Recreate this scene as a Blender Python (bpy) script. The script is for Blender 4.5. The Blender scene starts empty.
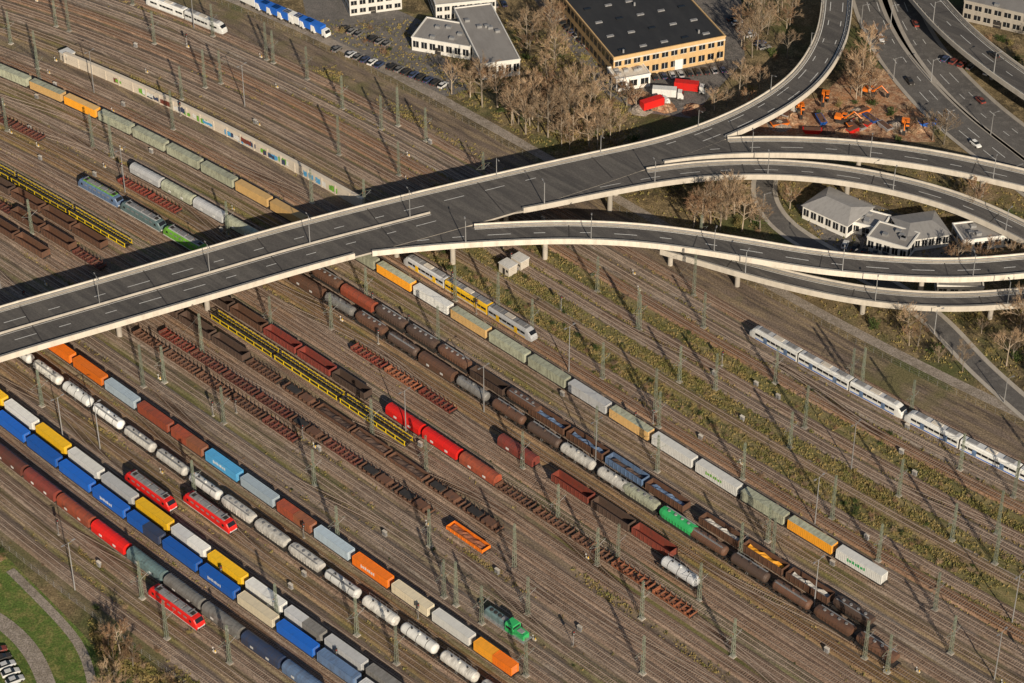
import bpy, math, random
import numpy as np
from mathutils import Vector, Matrix
random.seed(7); rng=np.random.default_rng(7)

# ------------------------------------------------------------------ survey
# photogrammetric resection of the aerial photo: plate reading -> ground metres at height z
PITCH=math.radians(36.6); FOC=2400.0; CH=390.0; CY=-525.0
def G(u,v,z=0.0):
    dx=(u-512)/FOC; dy=(341.5-v)/FOC
    y=math.cos(PITCH)+dy*math.sin(PITCH); w=-math.sin(PITCH)+dy*math.cos(PITCH)
    k=(z-CH)/w
    return (dx*k, CY+y*k)
DX,DY=0.698,-0.716      # along the tracks
NX,NY=0.716,0.698       # across the tracks
def ST(x,y): return (x*DX+y*DY, x*NX+y*NY)
def XY(s,t): return (s*DX+t*NX, s*DY+t*NY)

# ------------------------------------------------------------------ materials
MATS={}
def new_mat(name):
    m=bpy.data.materials.new(name); m.use_nodes=True
    nt=m.node_tree; b=nt.nodes['Principled BSDF']
    return m,nt,b
def node(nt,t,**k):
    n=nt.nodes.new(t)
    for a,v in k.items(): setattr(n,a,v)
    return n
def mixc(nt,fac,a,b,mode='MIX'):
    n=nt.nodes.new('ShaderNodeMix'); n.data_type='RGBA'; n.blend_type=mode
    for sock,val in ((n.inputs[0],fac),(n.inputs[6],a),(n.inputs[7],b)):
        if isinstance(val,bpy.types.NodeSocket): nt.links.new(val,sock)
        else: sock.default_value=val if not isinstance(val,tuple) else (val+(1,) if len(val)==3 else val)
    return n.outputs[2]
def noise(nt,vec,scale,detail=3,rough=.6):
    n=nt.nodes.new('ShaderNodeTexNoise'); n.inputs['Scale'].default_value=scale
    n.inputs['Detail'].default_value=detail; n.inputs['Roughness'].default_value=rough
    if vec is not None: nt.links.new(vec,n.inputs['Vector'])
    return n.outputs['Fac']
def ramp(nt,fac,a,b):
    n=nt.nodes.new('ShaderNodeMapRange'); n.inputs[1].default_value=a; n.inputs[2].default_value=b
    nt.links.new(fac,n.inputs[0]); return n.outputs[0]
def paint(name,c,rough=.5,dirt=.35,metal=0.0,dirtcol=(.07,.055,.045),sc=.9):
    if name in MATS: return MATS[name]
    m,nt,b=new_mat(name)
    tc=node(nt,'ShaderNodeTexCoord'); oi=node(nt,'ShaderNodeObjectInfo')
    add=node(nt,'ShaderNodeVectorMath',operation='ADD')
    mul=node(nt,'ShaderNodeVectorMath',operation='SCALE'); 
    cmb=node(nt,'ShaderNodeCombineXYZ')
    for i in range(3): nt.links.new(oi.outputs['Random'],cmb.inputs[i])
    nt.links.new(cmb.outputs[0],mul.inputs[0]); mul.inputs['Scale'].default_value=60
    nt.links.new(tc.outputs['Object'],add.inputs[0]); nt.links.new(mul.outputs[0],add.inputs[1])
    mp=node(nt,'ShaderNodeMapping'); mp.inputs['Scale'].default_value=(1.6,.5,.5)
    nt.links.new(add.outputs[0],mp.inputs[0])
    n1=noise(nt,mp.outputs[0],sc,4,.75)
    f=ramp(nt,n1,.42,.75)
    fm=node(nt,'ShaderNodeMath',operation='MULTIPLY'); nt.links.new(f,fm.inputs[0]); fm.inputs[1].default_value=dirt*1.6
    fm.use_clamp=True
    hs=node(nt,'ShaderNodeHueSaturation'); hs.inputs['Color'].default_value=c+(1,)
    mr=node(nt,'ShaderNodeMapRange'); mr.inputs[3].default_value=.8; mr.inputs[4].default_value=1.18
    nt.links.new(oi.outputs['Random'],mr.inputs[0]); nt.links.new(mr.outputs[0],hs.inputs['Value'])
    col=mixc(nt,fm.outputs[0],hs.outputs[0],dirtcol)
    nt.links.new(col,b.inputs['Base Color'])
    b.inputs['Roughness'].default_value=rough; b.inputs['Metallic'].default_value=metal
    MATS[name]=m; return m
def ground_mat(name,cols,scales=(0.03,0.4,3.0),stretch=None,rough=.95,rand=None,grain=(.5,1.5)):
    m,nt,b=new_mat(name)
    geo=node(nt,'ShaderNodeNewGeometry'); vec=geo.outputs['Position']
    if stretch:
        d1=node(nt,'ShaderNodeVectorMath',operation='DOT_PRODUCT'); d1.inputs[1].default_value=(DX,DY,0)
        d2=node(nt,'ShaderNodeVectorMath',operation='DOT_PRODUCT'); d2.inputs[1].default_value=(NX,NY,0)
        nt.links.new(vec,d1.inputs[0]); nt.links.new(vec,d2.inputs[0])
        a=node(nt,'ShaderNodeMath',operation='MULTIPLY'); a.inputs[1].default_value=stretch[0]; nt.links.new(d1.outputs['Value'],a.inputs[0])
        c=node(nt,'ShaderNodeMath',operation='MULTIPLY'); c.inputs[1].default_value=stretch[1]; nt.links.new(d2.outputs['Value'],c.inputs[0])
        cm=node(nt,'ShaderNodeCombineXYZ'); nt.links.new(a.outputs[0],cm.inputs[0]); nt.links.new(c.outputs[0],cm.inputs[1])
        vs=cm.outputs[0]
    else: vs=vec
    f1=ramp(nt,noise(nt,vs,scales[0],4,.65),.42,.6)
    f2=ramp(nt,noise(nt,vs,scales[1],4,.7),.46,.62)
    f3=ramp(nt,noise(nt,vec,scales[2],2,.8),.33,.7)
    c1=mixc(nt,f1,cols[0],cols[1]); c2=mixc(nt,f2,c1,cols[2])
    if len(cols)>3:
        f4=ramp(nt,noise(nt,vec,.028,4,.7),.50,.62); c2=mixc(nt,f4,c2,cols[3])
    lo,hi=grain
    c3=mixc(nt,1.0,c2,mixc(nt,f3,(lo,lo,lo),(hi,hi,hi)),'MULTIPLY')
    if rand:
        oi=node(nt,'ShaderNodeObjectInfo')
        c3=mixc(nt,1.0,c3,mixc(nt,oi.outputs['Random'],rand[0],rand[1]),'MULTIPLY')
    nt.links.new(c3,b.inputs['Base Color']); b.inputs['Roughness'].default_value=rough
    b.inputs['Specular IOR Level'].default_value=.2
    MATS[name]=m; return m

m_ground=ground_mat('soil_and_dry_grass',[(.20,.15,.08),(.09,.072,.042),(.29,.22,.12),(.105,.11,.042)],(.03,.25,2.0))
m_yard=ground_mat('yard_gravel',[(.215,.165,.128),(.11,.085,.067),(.29,.22,.14),(.165,.145,.07)],(.9,1.4,2.2),(.035,.35))
RND=((1.32,1.02,.82),(.92,.95,.97))
m_ballast=ground_mat('ballast',[(.25,.20,.163),(.15,.118,.097),(.33,.28,.235),(.24,.18,.13)],(1.0,1.6,3.0),(.03,.6),rand=RND)
m_ballast_w=ground_mat('weedy_ballast',[(.22,.185,.12),(.14,.12,.078),(.30,.25,.18),(.165,.16,.07)],(1.0,1.6,3.0),(.03,.6),rand=RND)
m_sleeper=ground_mat('sleeper',[(.18,.135,.107),(.10,.072,.057),(.29,.24,.20)],(1.,1.6,1.6),(.03,.2),rand=((.85,.66,.54),(1.3,1.26,1.22)))
m_lawn=ground_mat('lawn',[(.12,.18,.04),(.085,.13,.028),(.20,.195,.065)],(.05,.3,2.0))
m_verge=ground_mat('grass_verge',[(.19,.17,.07),(.12,.115,.045),(.29,.23,.115)],(.6,1.4,2.4),(.04,.3))
m_earth=ground_mat('excavated_earth',[(.40,.21,.11),(.24,.13,.08),(.48,.33,.21)],(.08,.4,1.5))
m_gravel=ground_mat('gravel_path',[(.31,.265,.22),(.23,.195,.155),(.36,.31,.265)],(.08,.5,2.5))
m_road=ground_mat('road_asphalt',[(.13,.122,.115),(.10,.094,.09),(.16,.15,.14)],(.05,.4,2.5),grain=(.8,1.2))
m_lot=ground_mat('lot_asphalt',[(.17,.158,.147),(.125,.117,.11),(.21,.19,.175)],(.05,.4,2.5))
m_deck=ground_mat('bridge_asphalt',[(.110,.102,.096),(.084,.079,.076),(.138,.128,.117)],(.4,1.2,2.5),(.03,.3),grain=(.8,1.2))
m_conc=paint('concrete',(.44,.40,.345),.85,.3,dirtcol=(.18,.15,.12),sc=.3)
m_conc2=paint('light_concrete',(.66,.60,.51),.85,.3,dirtcol=(.30,.26,.21),sc=.3)
m_line=paint('road_marking',(.76,.76,.73),.7,.3,sc=2)
m_dark=paint('dark_steel',(.035,.032,.03),.6,.3)
m_glass=paint('dark_glass',(.015,.018,.022),.12,.05)
m_rail=paint('rail_steel',(.38,.31,.255),.45,.4,metal=.0,dirtcol=(.16,.09,.06))
m_mast=paint('mast_green_steel',(.17,.20,.15),.6,.3)
m_grey=paint('roof_grey',(.27,.27,.275),.6,.35)
m_rust=paint('rusty_steel',(.16,.075,.045),.8,.5)
m_white=paint('white_paint',(.78,.78,.76),.4,.15)
m_galv=paint('galvanised_steel',(.36,.36,.36),.5,.2,metal=.3)

# ------------------------------------------------------------------ mesh builder
class MB:
    def __init__(s): s.v=[];s.f=[];s.m=[];s.mats=[]
    def mi(s,mat):
        if mat not in s.mats: s.mats.append(mat)
        return s.mats.index(mat)
    def add(s,vs,fs,mat):
        o=len(s.v); s.v+= [tuple(q) for q in vs]; k=s.mi(mat)
        for f in fs: s.f.append(tuple(i+o for i in f)); s.m.append(k)
    def box(s,x0,x1,y0,y1,z0,z1,mat):
        s.add([(x0,y0,z0),(x1,y0,z0),(x1,y1,z0),(x0,y1,z0),(x0,y0,z1),(x1,y0,z1),(x1,y1,z1),(x0,y1,z1)],
              [(0,3,2,1),(4,5,6,7),(0,1,5,4),(1,2,6,5),(2,3,7,6),(3,0,4,7)],mat)
    def hull8(s,lo,hi,mat):
        s.add(lo+hi,[(0,3,2,1),(4,5,6,7),(0,1,5,4),(1,2,6,5),(2,3,7,6),(3,0,4,7)],mat)
    def prof(s,secs,mat,caps=True):
        n=len(secs[0][1]); vs=[(x,y,z) for x,p in secs for y,z in p]; fs=[]
        for k in range(len(secs)-1):
            for i in range(n):
                j=(i+1)%n; fs.append((k*n+i,(k+1)*n+i,(k+1)*n+j,k*n+j))
        if caps: fs.append(tuple(range(n))); fs.append(tuple((len(secs)-1)*n+i for i in reversed(range(n))))
        s.add(vs,fs,mat)
    def cylx(s,secs,y,z,mat,n=14):
        s.prof([(x,[(y+r*math.cos(2*math.pi*i/n),z+r*math.sin(2*math.pi*i/n)) for i in range(n)]) for x,r in secs],mat)
    def cyly(s,x,z,r,y0,y1,mat,n=10):
        vs=[(x+r*math.cos(2*math.pi*i/n),y,z+r*math.sin(2*math.pi*i/n)) for y in (y0,y1) for i in range(n)]
        fs=[(i,(i+1)%n,n+(i+1)%n,n+i) for i in range(n)]+[tuple(reversed(range(n))),tuple(range(n,2*n))]
        s.add(vs,fs,mat)
    def cylz(s,x,y,r0,r1,z0,z1,mat,n=8):
        vs=[(x+r*math.cos(2*math.pi*i/n),y+r*math.sin(2*math.pi*i/n),z) for r,z in ((r0,z0),(r1,z1)) for i in range(n)]
        fs=[(i,(i+1)%n,n+(i+1)%n,n+i) for i in range(n)]+[tuple(reversed(range(n))),tuple(range(n,2*n))]
        s.add(vs,fs,mat)
    def beam(s,p,q,w,mat,w2=None,n=4):
        p=Vector(p);q=Vector(q);d=(q-p)
        if d.length<1e-6: return
        a=d.normalized().orthogonal().normalized(); b=d.normalized().cross(a); w2=w if w2 is None else w2
        vs=[tuple(c+(a*math.cos(2*math.pi*(i+.5)/n)+b*math.sin(2*math.pi*(i+.5)/n))*r) for c,r in ((p,w*.7),(q,w2*.7)) for i in range(n)]
        s.add(vs,[(i,(i+1)%n,n+(i+1)%n,n+i) for i in range(n)]+[tuple(reversed(range(n))),tuple(range(n,2*n))],mat)
    def mesh(s,name):
        me=bpy.data.meshes.new(name); me.from_pydata(s.v,[],s.f)
        for m in s.mats: me.materials.append(m)
        me.polygons.foreach_set('material_index',s.m); me.update(); return me
COL=bpy.context.scene.collection
def put(name,me,loc=(0,0,0),rz=0.0,sc=1.0):
    o=bpy.data.objects.new(name,me); o.location=loc; o.rotation_euler=(0,0,rz)
    o.scale=(sc,sc,sc) if not isinstance(sc,tuple) else sc
    COL.objects.link(o); return o
CACHE={}
def cached(key,fn):
    if key not in CACHE: CACHE[key]=fn()
    return CACHE[key]

# ------------------------------------------------------------------ track alignment
CTRL={
 'K1':(2,[(0,467),(155,592),(200,626),(270,680)]),
 'L4':(2,[(0,453),(60,497),(110,535),(210,612),(300,683)]),
 'L3':(2,[(0,415),(60,463),(120,508),(170,546),(230,592),(300,645),(355,686)]),
 'L3b':(2,[(0,397),(40,428),(90,465),(150,511),(210,557),(260,595),(330,648),(380,686)]),
 'T':(2,[(30,358),(95,405),(165,456),(235,509),(310,565),(390,624),(470,683)]),
 'L2':(2,[(60,353),(150,415),(240,478),(330,541),(410,598),(500,662)]),
 'M1':(1,[(0,228),(60,266),(180,340),(250,390),(330,445),(400,495),(470,548)]),
 'M2':(1,[(0,203),(90,262),(200,328),(300,397),(400,465),(500,537)]),
 'Y':(1,[(0,184),(110,253),(210,315),(300,375),(405,442)]),
 'R1':(1,[(0,170),(60,205),(120,243),(220,302),(300,355),(415,432),(490,480),(540,515),(620,570),(705,624)]),
 'R2':(2,[(0,143),(75,187),(120,214),(185,252),(355,340+8),(475,417),(530,450),(600,493),(690,551)]),
 'R3':(2,[(0,114),(120,179),(200,224),(290,281),(385,342),(490,402),(590,462),(700,530),(885,656)]),
 'R4':(2,[(0,100),(140,173),(200,206),(255,240),(310,272),(430,345),(490,384),(540,415),(620,465),(700,515),(800,580),(865,622)]),
 'L1':(2,[(-60,50),(0,75),(130,128),(250,190),(365,262),(465,324),(515,353),(585,396),(660,442),(738,490),(820,540),(875,576)]),
 'P3':(2,[(0,52),(120,106),(250,171),(405,262),(470,298),(535,335),(765,477)]),
 'WALL':(1,[(75,58),(200,124),(300,175),(360,207)]),
 'ICE':(2,[(100,0),(250,64),(400,132),(550,208),(765,325),(900,402),(1024,470)]),
 'FENCE':(0,[(300,22),(420,90),(540,158),(760,306),(900,380),(1024,440)]),
}
SC=200.0
pts={k:[ST(*G(u,v,z)) for u,v in p] for k,(z,p) in CTRL.items()}
T0={}
for k,p in pts.items():
    a=np.array(p); T0[k]=float(np.mean(a[:,1]))
def basis(s,t):
    q=s/SC; w=t/SC
    return [q,q*w,q*q,q*q*w,q*q*w*w,q**3,q**3*w]
coef=np.zeros(7)
for it in range(60):
    A=[];B=[]
    for k,p in pts.items():
        for s,t in p:
            A.append(basis(s,T0[k])); B.append(t-T0[k])
    A=np.array(A);B=np.array(B)
    coef=np.linalg.solve(A.T@A+1e-3*np.eye(7),A.T@B)
    for k,p in pts.items():
        T0[k]=float(np.mean([t-np.dot(basis(s,T0[k]),coef) for s,t in p]))
def tt(t0,s):
    sc=max(-275,min(190,s))
    v=t0+float(np.dot(basis(sc,t0),coef))
    if sc!=s:
        e=1.0 if s>0 else -1.0
        g=float(np.dot(np.array(basis(sc,t0))-np.array(basis(sc-e,t0)),coef))
        v+=g*abs(s-sc)
    return v
def pos(t0,s): return XY(s,tt(t0,s))
def head(t0,s):
    a=pos(t0,s-1);b=pos(t0,s+1); return math.atan2(b[1]-a[1],b[0]-a[0])
def inv(x,y):
    s,t=ST(x,y); t0=t
    for _ in range(12): t0=t0-(tt(t0,s)-t)
    return s,t0
order=sorted([k for k in T0 if k not in('WALL','FENCE')],key=lambda k:T0[k])
TR=[]
for a,b in zip(order[:-1],order[1:]):
    g=T0[b]-T0[a]; n=max(1,int(round(g/4.75)))
    for i in range(n): TR.append(T0[a]+g*i/n)
TR.append(T0[order[-1]])
g=T0['FENCE']-T0['ICE']
if g>7: TR.append(T0['ICE']+4.7)
TR=[TR[0]-9.6,TR[0]-4.8]+TR
TR=[t for t in TR if abs(t-T0['WALL'])>3.0]
S0,S1=-300,230
RZ=.46
iI=TR.index(min(TR,key=lambda t:abs(t-T0['ICE'])))
SHORT={iI-3:-70,iI-6:-62}       # sidings that end under the overpass, grass beyond
def track_obj(t0,send=S1,weedy=False):
    ss=np.arange(S0,send+.1,6.0)
    P=np.array([pos(t0,s) for s in ss]); 
    d=np.gradient(P,axis=0); d/=np.linalg.norm(d,axis=1)[:,None]; n=np.stack([-d[:,1],d[:,0]],1)
    mb=MB()
    def sweep(prof,mat):
        vs=[];fs=[];k=len(prof)
        for i in range(len(P)):
            for o,z in prof: vs.append((P[i,0]+n[i,0]*o,P[i,1]+n[i,1]*o,z))
        for i in range(len(P)-1):
            for j in range(k-1): fs.append((i*k+j,(i+1)*k+j,(i+1)*k+j+1,i*k+j+1))
        mb.add(vs,fs,mat)
    sweep([(2.05,.0),(1.45,.25),(-1.45,.25),(-2.05,.0)],m_ballast_w if weedy else m_ballast)
    for c in (-.75,.75):
        sweep([(c+.07,.3),(c+.06,.46),(c-.06,.46),(c-.07,.3)],m_rail)
    sp=.65
    q=np.arange(S0,send,sp)
    X=np.interp(q,ss,P[:,0]);Y=np.interp(q,ss,P[:,1]); HX=np.interp(q,ss,d[:,0]);HY=np.interp(q,ss,d[:,1])
    vs=[];fs=[]
    for x,y,hx,hy in zip(X,Y,HX,HY):
        o=len(vs)
        for z in (.2,.305):
            for a,b in ((-.14,-1.3),(.14,-1.3),(.14,1.3),(-.14,1.3)):
                vs.append((x+hx*a-hy*b,y+hy*a+hx*b,z))
        fs+=[(o+4,o+5,o+6,o+7),(o,o+1,o+5,o+4),(o+1,o+2,o+6,o+5),(o+2,o+3,o+7,o+6),(o+3,o,o+4,o+7)]
    mb.add(vs,fs,m_sleeper)
    put('railway_track',mb.mesh('railway_track'))
for i,t0 in enumerate(TR): track_obj(t0,SHORT.get(i,S1),random.random()<.2)
def crossover(t0a,t0b,sa,L):
    mb=MB(); N=16; P=[]
    for i in range(N+1):
        f=i/N; e=f*f*(3-2*f); P.append(pos(t0a+(t0b-t0a)*e,sa+L*f))
    P=np.array(P); d=np.gradient(P,axis=0); d/=np.linalg.norm(d,axis=1)[:,None]; n=np.stack([-d[:,1],d[:,0]],1)
    for c in (-.75,.75):
        vs=[];fs=[]
        for i in range(N+1):
            for o,z in ((c+.07,.28),(c+.06,.455),(c-.06,.455),(c-.07,.28)): vs.append((P[i,0]+n[i,0]*o,P[i,1]+n[i,1]*o,z))
        for i in range(N):
            for j in range(3): fs.append((i*4+j,(i+1)*4+j,(i+1)*4+j+1,i*4+j+1))
        mb.add(vs,fs,m_rail)
    for i in range(int(L/.65)):
        f=i*.65/L*N; k=min(int(f),N-1); r=f-k; x,y=P[k]*(1-r)+P[k+1]*r; hx,hy=d[k]
        mb.add([(x+hx*a-hy*b,y+hy*a+hx*b,.297) for a,b in ((-.14,-1.4),(.14,-1.4),(.14,1.4),(-.14,1.4))],[(0,1,2,3)],m_sleeper)
    put('track_turnout',mb.mesh('track_turnout'))
for i in range(60):
    k=random.randrange(2,len(TR)-2)
    if abs(TR[k+1]-TR[k])<7 and k not in SHORT and k+1 not in SHORT:
        a,b=(TR[k],TR[k+1]) if random.random()<.5 else (TR[k+1],TR[k])
        crossover(a,b,random.uniform(-240,120),42)

# ------------------------------------------------------------------ ground sheets
def sheet(name,pts_xy,z,mat):
    me=bpy.data.meshes.new(name); me.from_pydata([(x,y,z) for x,y in pts_xy],[],[tuple(range(len(pts_xy)))]); me.materials.append(mat)
    return put(name,me)
sheet('ground',[(-6000,-6000),(6000,-6000),(6000,6000),(-6000,6000)],-.05,m_ground)
def strip(name,ta,tb,s0,s1,z,mat,jit=0):
    vs=[];fs=[];ss=np.arange(s0,s1+.1,8 if not jit else 3)
    for s in ss:
        e=min(1,(s-s0)/15,(s1-s)/15) if jit else 1; m=(ta+tb)/2
        vs+= [pos(m+(ta-m)*e+random.uniform(-jit,jit),s)+(z,),pos(m+(tb-m)*e+random.uniform(-jit,jit),s)+(z,)]
    for i in range(len(ss)-1): fs.append((2*i,2*i+2,2*i+3,2*i+1))
    me=bpy.data.meshes.new(name); me.from_pydata(vs,[],fs); me.materials.append(mat); return put(name,me)
strip('railway_yard_ground',TR[0]-5,T0['FENCE'],S0,S1,-.02,m_yard)
strip('service_path',T0['FENCE']+2.5,T0['FENCE']+6.0,S0,S1,-.016,m_gravel)
strip('service_path',T0['WALL']+3.5,T0['WALL']+6.0,-60,S1,-.008,m_gravel)
strip('grass_verge',T0['P3']+2.2,T0['WALL']+3.2,-55,S1,-.012,m_verge,.5)
for i,s in SHORT.items(): strip('grass_verge',TR[i]-2.4,TR[i]+2.4,s+8,S1,-.012,m_verge,.5)
VG=[]
for _ in range(26):
    k=random.randrange(1,len(TR)-1); m=(TR[k]+TR[k+1])/2
    if TR[k+1]-TR[k]<4.4 or abs(m-T0['WALL'])<6: continue
    s=random.uniform(-230,150); L=random.uniform(35,110)
    if any(abs(m-q)<.5 for q in VG): continue
    VG.append(m); strip('grass_verge',TR[k]+1.7,TR[k+1]-1.7,s,min(S1,s+L),-.0035,m_verge,.3)
def pxsheet(name,p,z,mat): return sheet(name,[G(u,v) for u,v in p],z,mat)
pxsheet('car_park',[(300,-12),(345,-14),(420,20),(470,90),(440,98),(380,72),(310,32)],-.03,m_lot)
pxsheet('factory_yard',[(520,-20),(740,-20),(745,60),(690,118),(640,112),(600,90)],-.034,m_lot)
pxsheet('construction_site_ground',[(765,100),(820,98),(855,62),(885,70),(930,118),(935,142),(850,142),(745,134)],-.026,m_earth)
pxsheet('front_yard',[(795,205),(850,195),(950,232),(985,252),(975,275),(905,268),(830,250)],-.031,m_lot)
pxsheet('park_lawn',[(-60,500),(10,560),(60,610),(120,672),(150,730),(-60,760)],-.03,m_lawn)

# ------------------------------------------------------------------ roads and bridges
def catmull(P,step=3.0):
    P=[np.array(p,float) for p in P]; P=[2*P[0]-P[1]]+P+[2*P[-1]-P[-2]]
    out=[]
    for i in range(1,len(P)-2):
        a,b,c,d=P[i-1:i+3]; n=max(2,int(np.linalg.norm(c[:2]-b[:2])/step))
        for k in range(n):
            t=k/n; out.append(.5*((2*b)+(-a+c)*t+(2*a-5*b+4*c-d)*t*t+(-a+3*b-3*c+d)*t**3))
    out.append(P[-2]); return np.array(out)
ROADS=[]
class Road:
    def __init__(s,name,p,elev,marks,dz=0):
        s.name=name; s.elev=elev; s.marks=marks
        pts_=[G(u,v,z)+(z+dz,w) for u,v,z,w in p]
        A=catmull(pts_); 
        for _ in range(6): A[1:-1]=(A[:-2]+2*A[1:-1]+A[2:])/4
        s.A=A; d=np.gradient(A[:,:2],axis=0); d/=np.linalg.norm(d,axis=1)[:,None]
        s.d=d; s.n=np.stack([-d[:,1],d[:,0]],1); s.P=A[:,:2]; s.z=A[:,2]; s.w=A[:,3]/2
        ROADS.append(s)
def inside(r,x,y,z,m=.5):
    for q in ROADS:
        if q is r or not q.elev: continue
        dd=np.hypot(q.P[:,0]-x,q.P[:,1]-y); i=int(np.argmin(dd))
        if dd[i]<6+q.w[i]:
            lat=abs((x-q.P[i,0])*q.n[i,0]+(y-q.P[i,1])*q.n[i,1]); lon=abs((x-q.P[i,0])*q.d[i,0]+(y-q.P[i,1])*q.d[i,1])
            if lat<q.w[i]-m and lon<2.6 and abs(q.z[i]-z)<1.6: return True
    return False
MEDX=G(425,215,9)[0]
def build_road(r):
    mb=MB(); n=len(r.P)
    def P(i,o,z): return (r.P[i,0]+r.n[i,0]*o,r.P[i,1]+r.n[i,1]*o,r.z[i]+z)
    def sweep(f,mat,closed=False,mask=None):
        for i in range(n-1):
            if mask is not None and not mask[i]: continue
            a=f(i);b=f(i+1);k=len(a); vs=[P(i,*q) for q in a]+[P(i+1,*q) for q in b]
            fs=[(j,k+j,k+(j+1)%k,(j+1)%k) for j in range(k if closed else k-1)]
            if closed and (mask is None or i==0 or i==n-2 or not mask[max(i-1,0)] or not mask[min(i+1,n-1)]): fs+=[tuple(range(k)),tuple(range(2*k-1,k-1,-1))]
            mb.add(vs,fs,mat)
    path=r.name=='park_path'
    sweep(lambda i:[(r.w[i],0),(-r.w[i],0)],m_gravel if path else m_deck if r.elev else m_road)
    if r.elev:
        sweep(lambda i:[(r.w[i],-.01),(r.w[i]+.02,-.55),(r.w[i]*.6,-.75),(r.w[i]*.5,-1.6),(-r.w[i]*.5,-1.6),(-r.w[i]*.6,-.75),(-r.w[i]-.02,-.55),(-r.w[i],-.01)],m_conc)
        for sg in (1,-1):
            mask=[not inside(r,*P(i,sg*(r.w[i]-.1),0),m=0) and not inside(r,*P(i+1,sg*(r.w[i+1]-.1),0),m=0) for i in range(n-1)]+[False]
            i=0
            while i<n:
                if mask[i]:
                    j=i
                    while j<n and mask[j]: j+=1
                    if j-i<7: mask[i:j]=[False]*(j-i)
                    i=j
                else: i+=1
            sweep(lambda i:[(sg*(r.w[i]+.12),-.7),(sg*(r.w[i]+.12),.25),(sg*(r.w[i]+.10),1.0),(sg*(r.w[i]-.2),1.0),(sg*(r.w[i]-.25),.003),(sg*(r.w[i]-.2),-.3)],m_conc2,True,mask)
            sweep(lambda i:[(sg*(r.w[i]-.25),.12),(sg*(r.w[i]-1.0),.12),(sg*(r.w[i]-1.02),.004)],m_conc,False,mask)
            sweep(lambda i:[(sg*(r.w[i]-1.3),.006),(sg*(r.w[i]-1.55),.006)],m_line,False,mask)
            sweep(lambda i:[(sg*(r.w[i]-.95),.5),(sg*(r.w[i]-.95),.8),(sg*(r.w[i]-.88),.8),(sg*(r.w[i]-.88),.5)],m_galv,True,mask)
            for i in range(0,n-1):
                if mask[i]: 
                    x,y,z=P(i,sg*(r.w[i]-.82),0); mb.box(x-.06,x+.06,y-.06,y+.06,z+.1,z+.75,m_galv)
        for i in range(6,n-2,11):
            mb.add([P(i,r.w[i]-1.1,.009),P(i,-r.w[i]+1.1,.009),tuple(np.array(P(i,-r.w[i]+1.1,.009))+np.array((*(r.d[i]*.3),0))),tuple(np.array(P(i,r.w[i]-1.1,.009))+np.array((*(r.d[i]*.3),0)))],[(0,3,2,1)],m_dark)
    elif not path:
        for sg in (1,-1):
            sweep(lambda i:[(sg*(r.w[i]+1.4),.12),(sg*(r.w[i]+.05),.12),(sg*r.w[i],.0)],m_conc)
    for frac,kind in r.marks:
        acc=0
        for i in range(n-1):
            L=np.linalg.norm(r.P[i+1]-r.P[i]); acc+=L
            if kind=='dash' and (acc%12)>5: continue
            o=frac*r.w[i]
            if r.elev and inside(r,*P(i,o,0)): continue
            if kind=='median':
                if r.P[i,0]>MEDX: continue
                vs=[P(i,o-.22,.0),P(i,o-.12,.6),P(i,o+.12,.6),P(i,o+.22,.0)]+[P(i+1,o-.22,.0),P(i+1,o-.12,.6),P(i+1,o+.12,.6),P(i+1,o+.22,.0)]
                mb.add(vs,[(0,4,5,1),(1,5,6,2),(2,6,7,3)],m_conc)
                for oo in (o-.9,o+.7): mb.add([P(i,oo,.008),P(i+1,oo,.008),P(i+1,oo+.2,.008),P(i,oo+.2,.008)],[(0,1,2,3)],m_line)
            else:
                w=.11
                a=frac*r.w[i];b=frac*r.w[i+1]
                mb.add([P(i,a-w,.008),P(i+1,b-w,.008),P(i+1,b+w,.008),P(i,a+w,.008)],[(0,1,2,3)],m_line)
    if r.elev:
        i=4
        while i<n-3:
            best=i;bd=-1
            for j in range(i,min(i+4,n-2)):
                s,t0=inv(r.P[j,0],r.P[j,1]); dd=min(abs(t0-t) for t in TR)
                if dd>bd: bd=dd;best=j
            j=best; h=r.z[j]
            if h>2.5:
                offs=[-.38*r.w[j],.38*r.w[j]] if r.w[j]>6 else [0]
                for o in offs:
                    x,y,z=P(j,o,0); mb.cylz(x,y,.75,.75,-.1,h-1.55,m_conc,12)
                a=P(j,-r.w[j]*.55,-2.1);b=P(j,r.w[j]*.55,-2.1)
                if len(offs)>1: mb.beam(a,b,.7,m_conc)
            i=best+8
    put(r.name,mb.mesh(r.name))
Z=9.0
mainW=[(-160,384),(-60,353),(0,334),(100,305),(200,276),(300,247),(400,221)]
Road('highway_overpass',[(u,v,Z,22) for u,v in mainW]+[(500,195,Z,20),(600,168,Z,15.5),(670,148,Z,11),(725,128,Z,10),(770,106,Z,10),(805,80,Z,10),(827,48,Z,10),(836,15,Z,10),(838,-40,Z,10),(838,-90,Z,10)],True,[(.0,'median'),(-.4,'dash'),(.4,'dash')],0)
Road('ramp_bridge',[(560,178,Z,9),(620,163,Z,9),(700,150,Z,9.5),(780,147,Z,9.5),(860,151,Z,9.5),(940,162,Z,9.5),(1040,184,8,9.5),(1120,205,7,9.5)],True,[(0,'dash')],-.03)
Road('ramp_bridge',[(450,214,Z,8),(520,203,Z,8.5),(590,189,Z,8.5),(660,176,Z,8.5),(720,170,Z,8.5),(790,170,8.5,8.5),(860,178,7.5,8.5),(930,194,6.5,8.5),(985,214,5.5,8.5),(1050,246,4,8.5)],True,[(0,'dash')],-.06)
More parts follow.
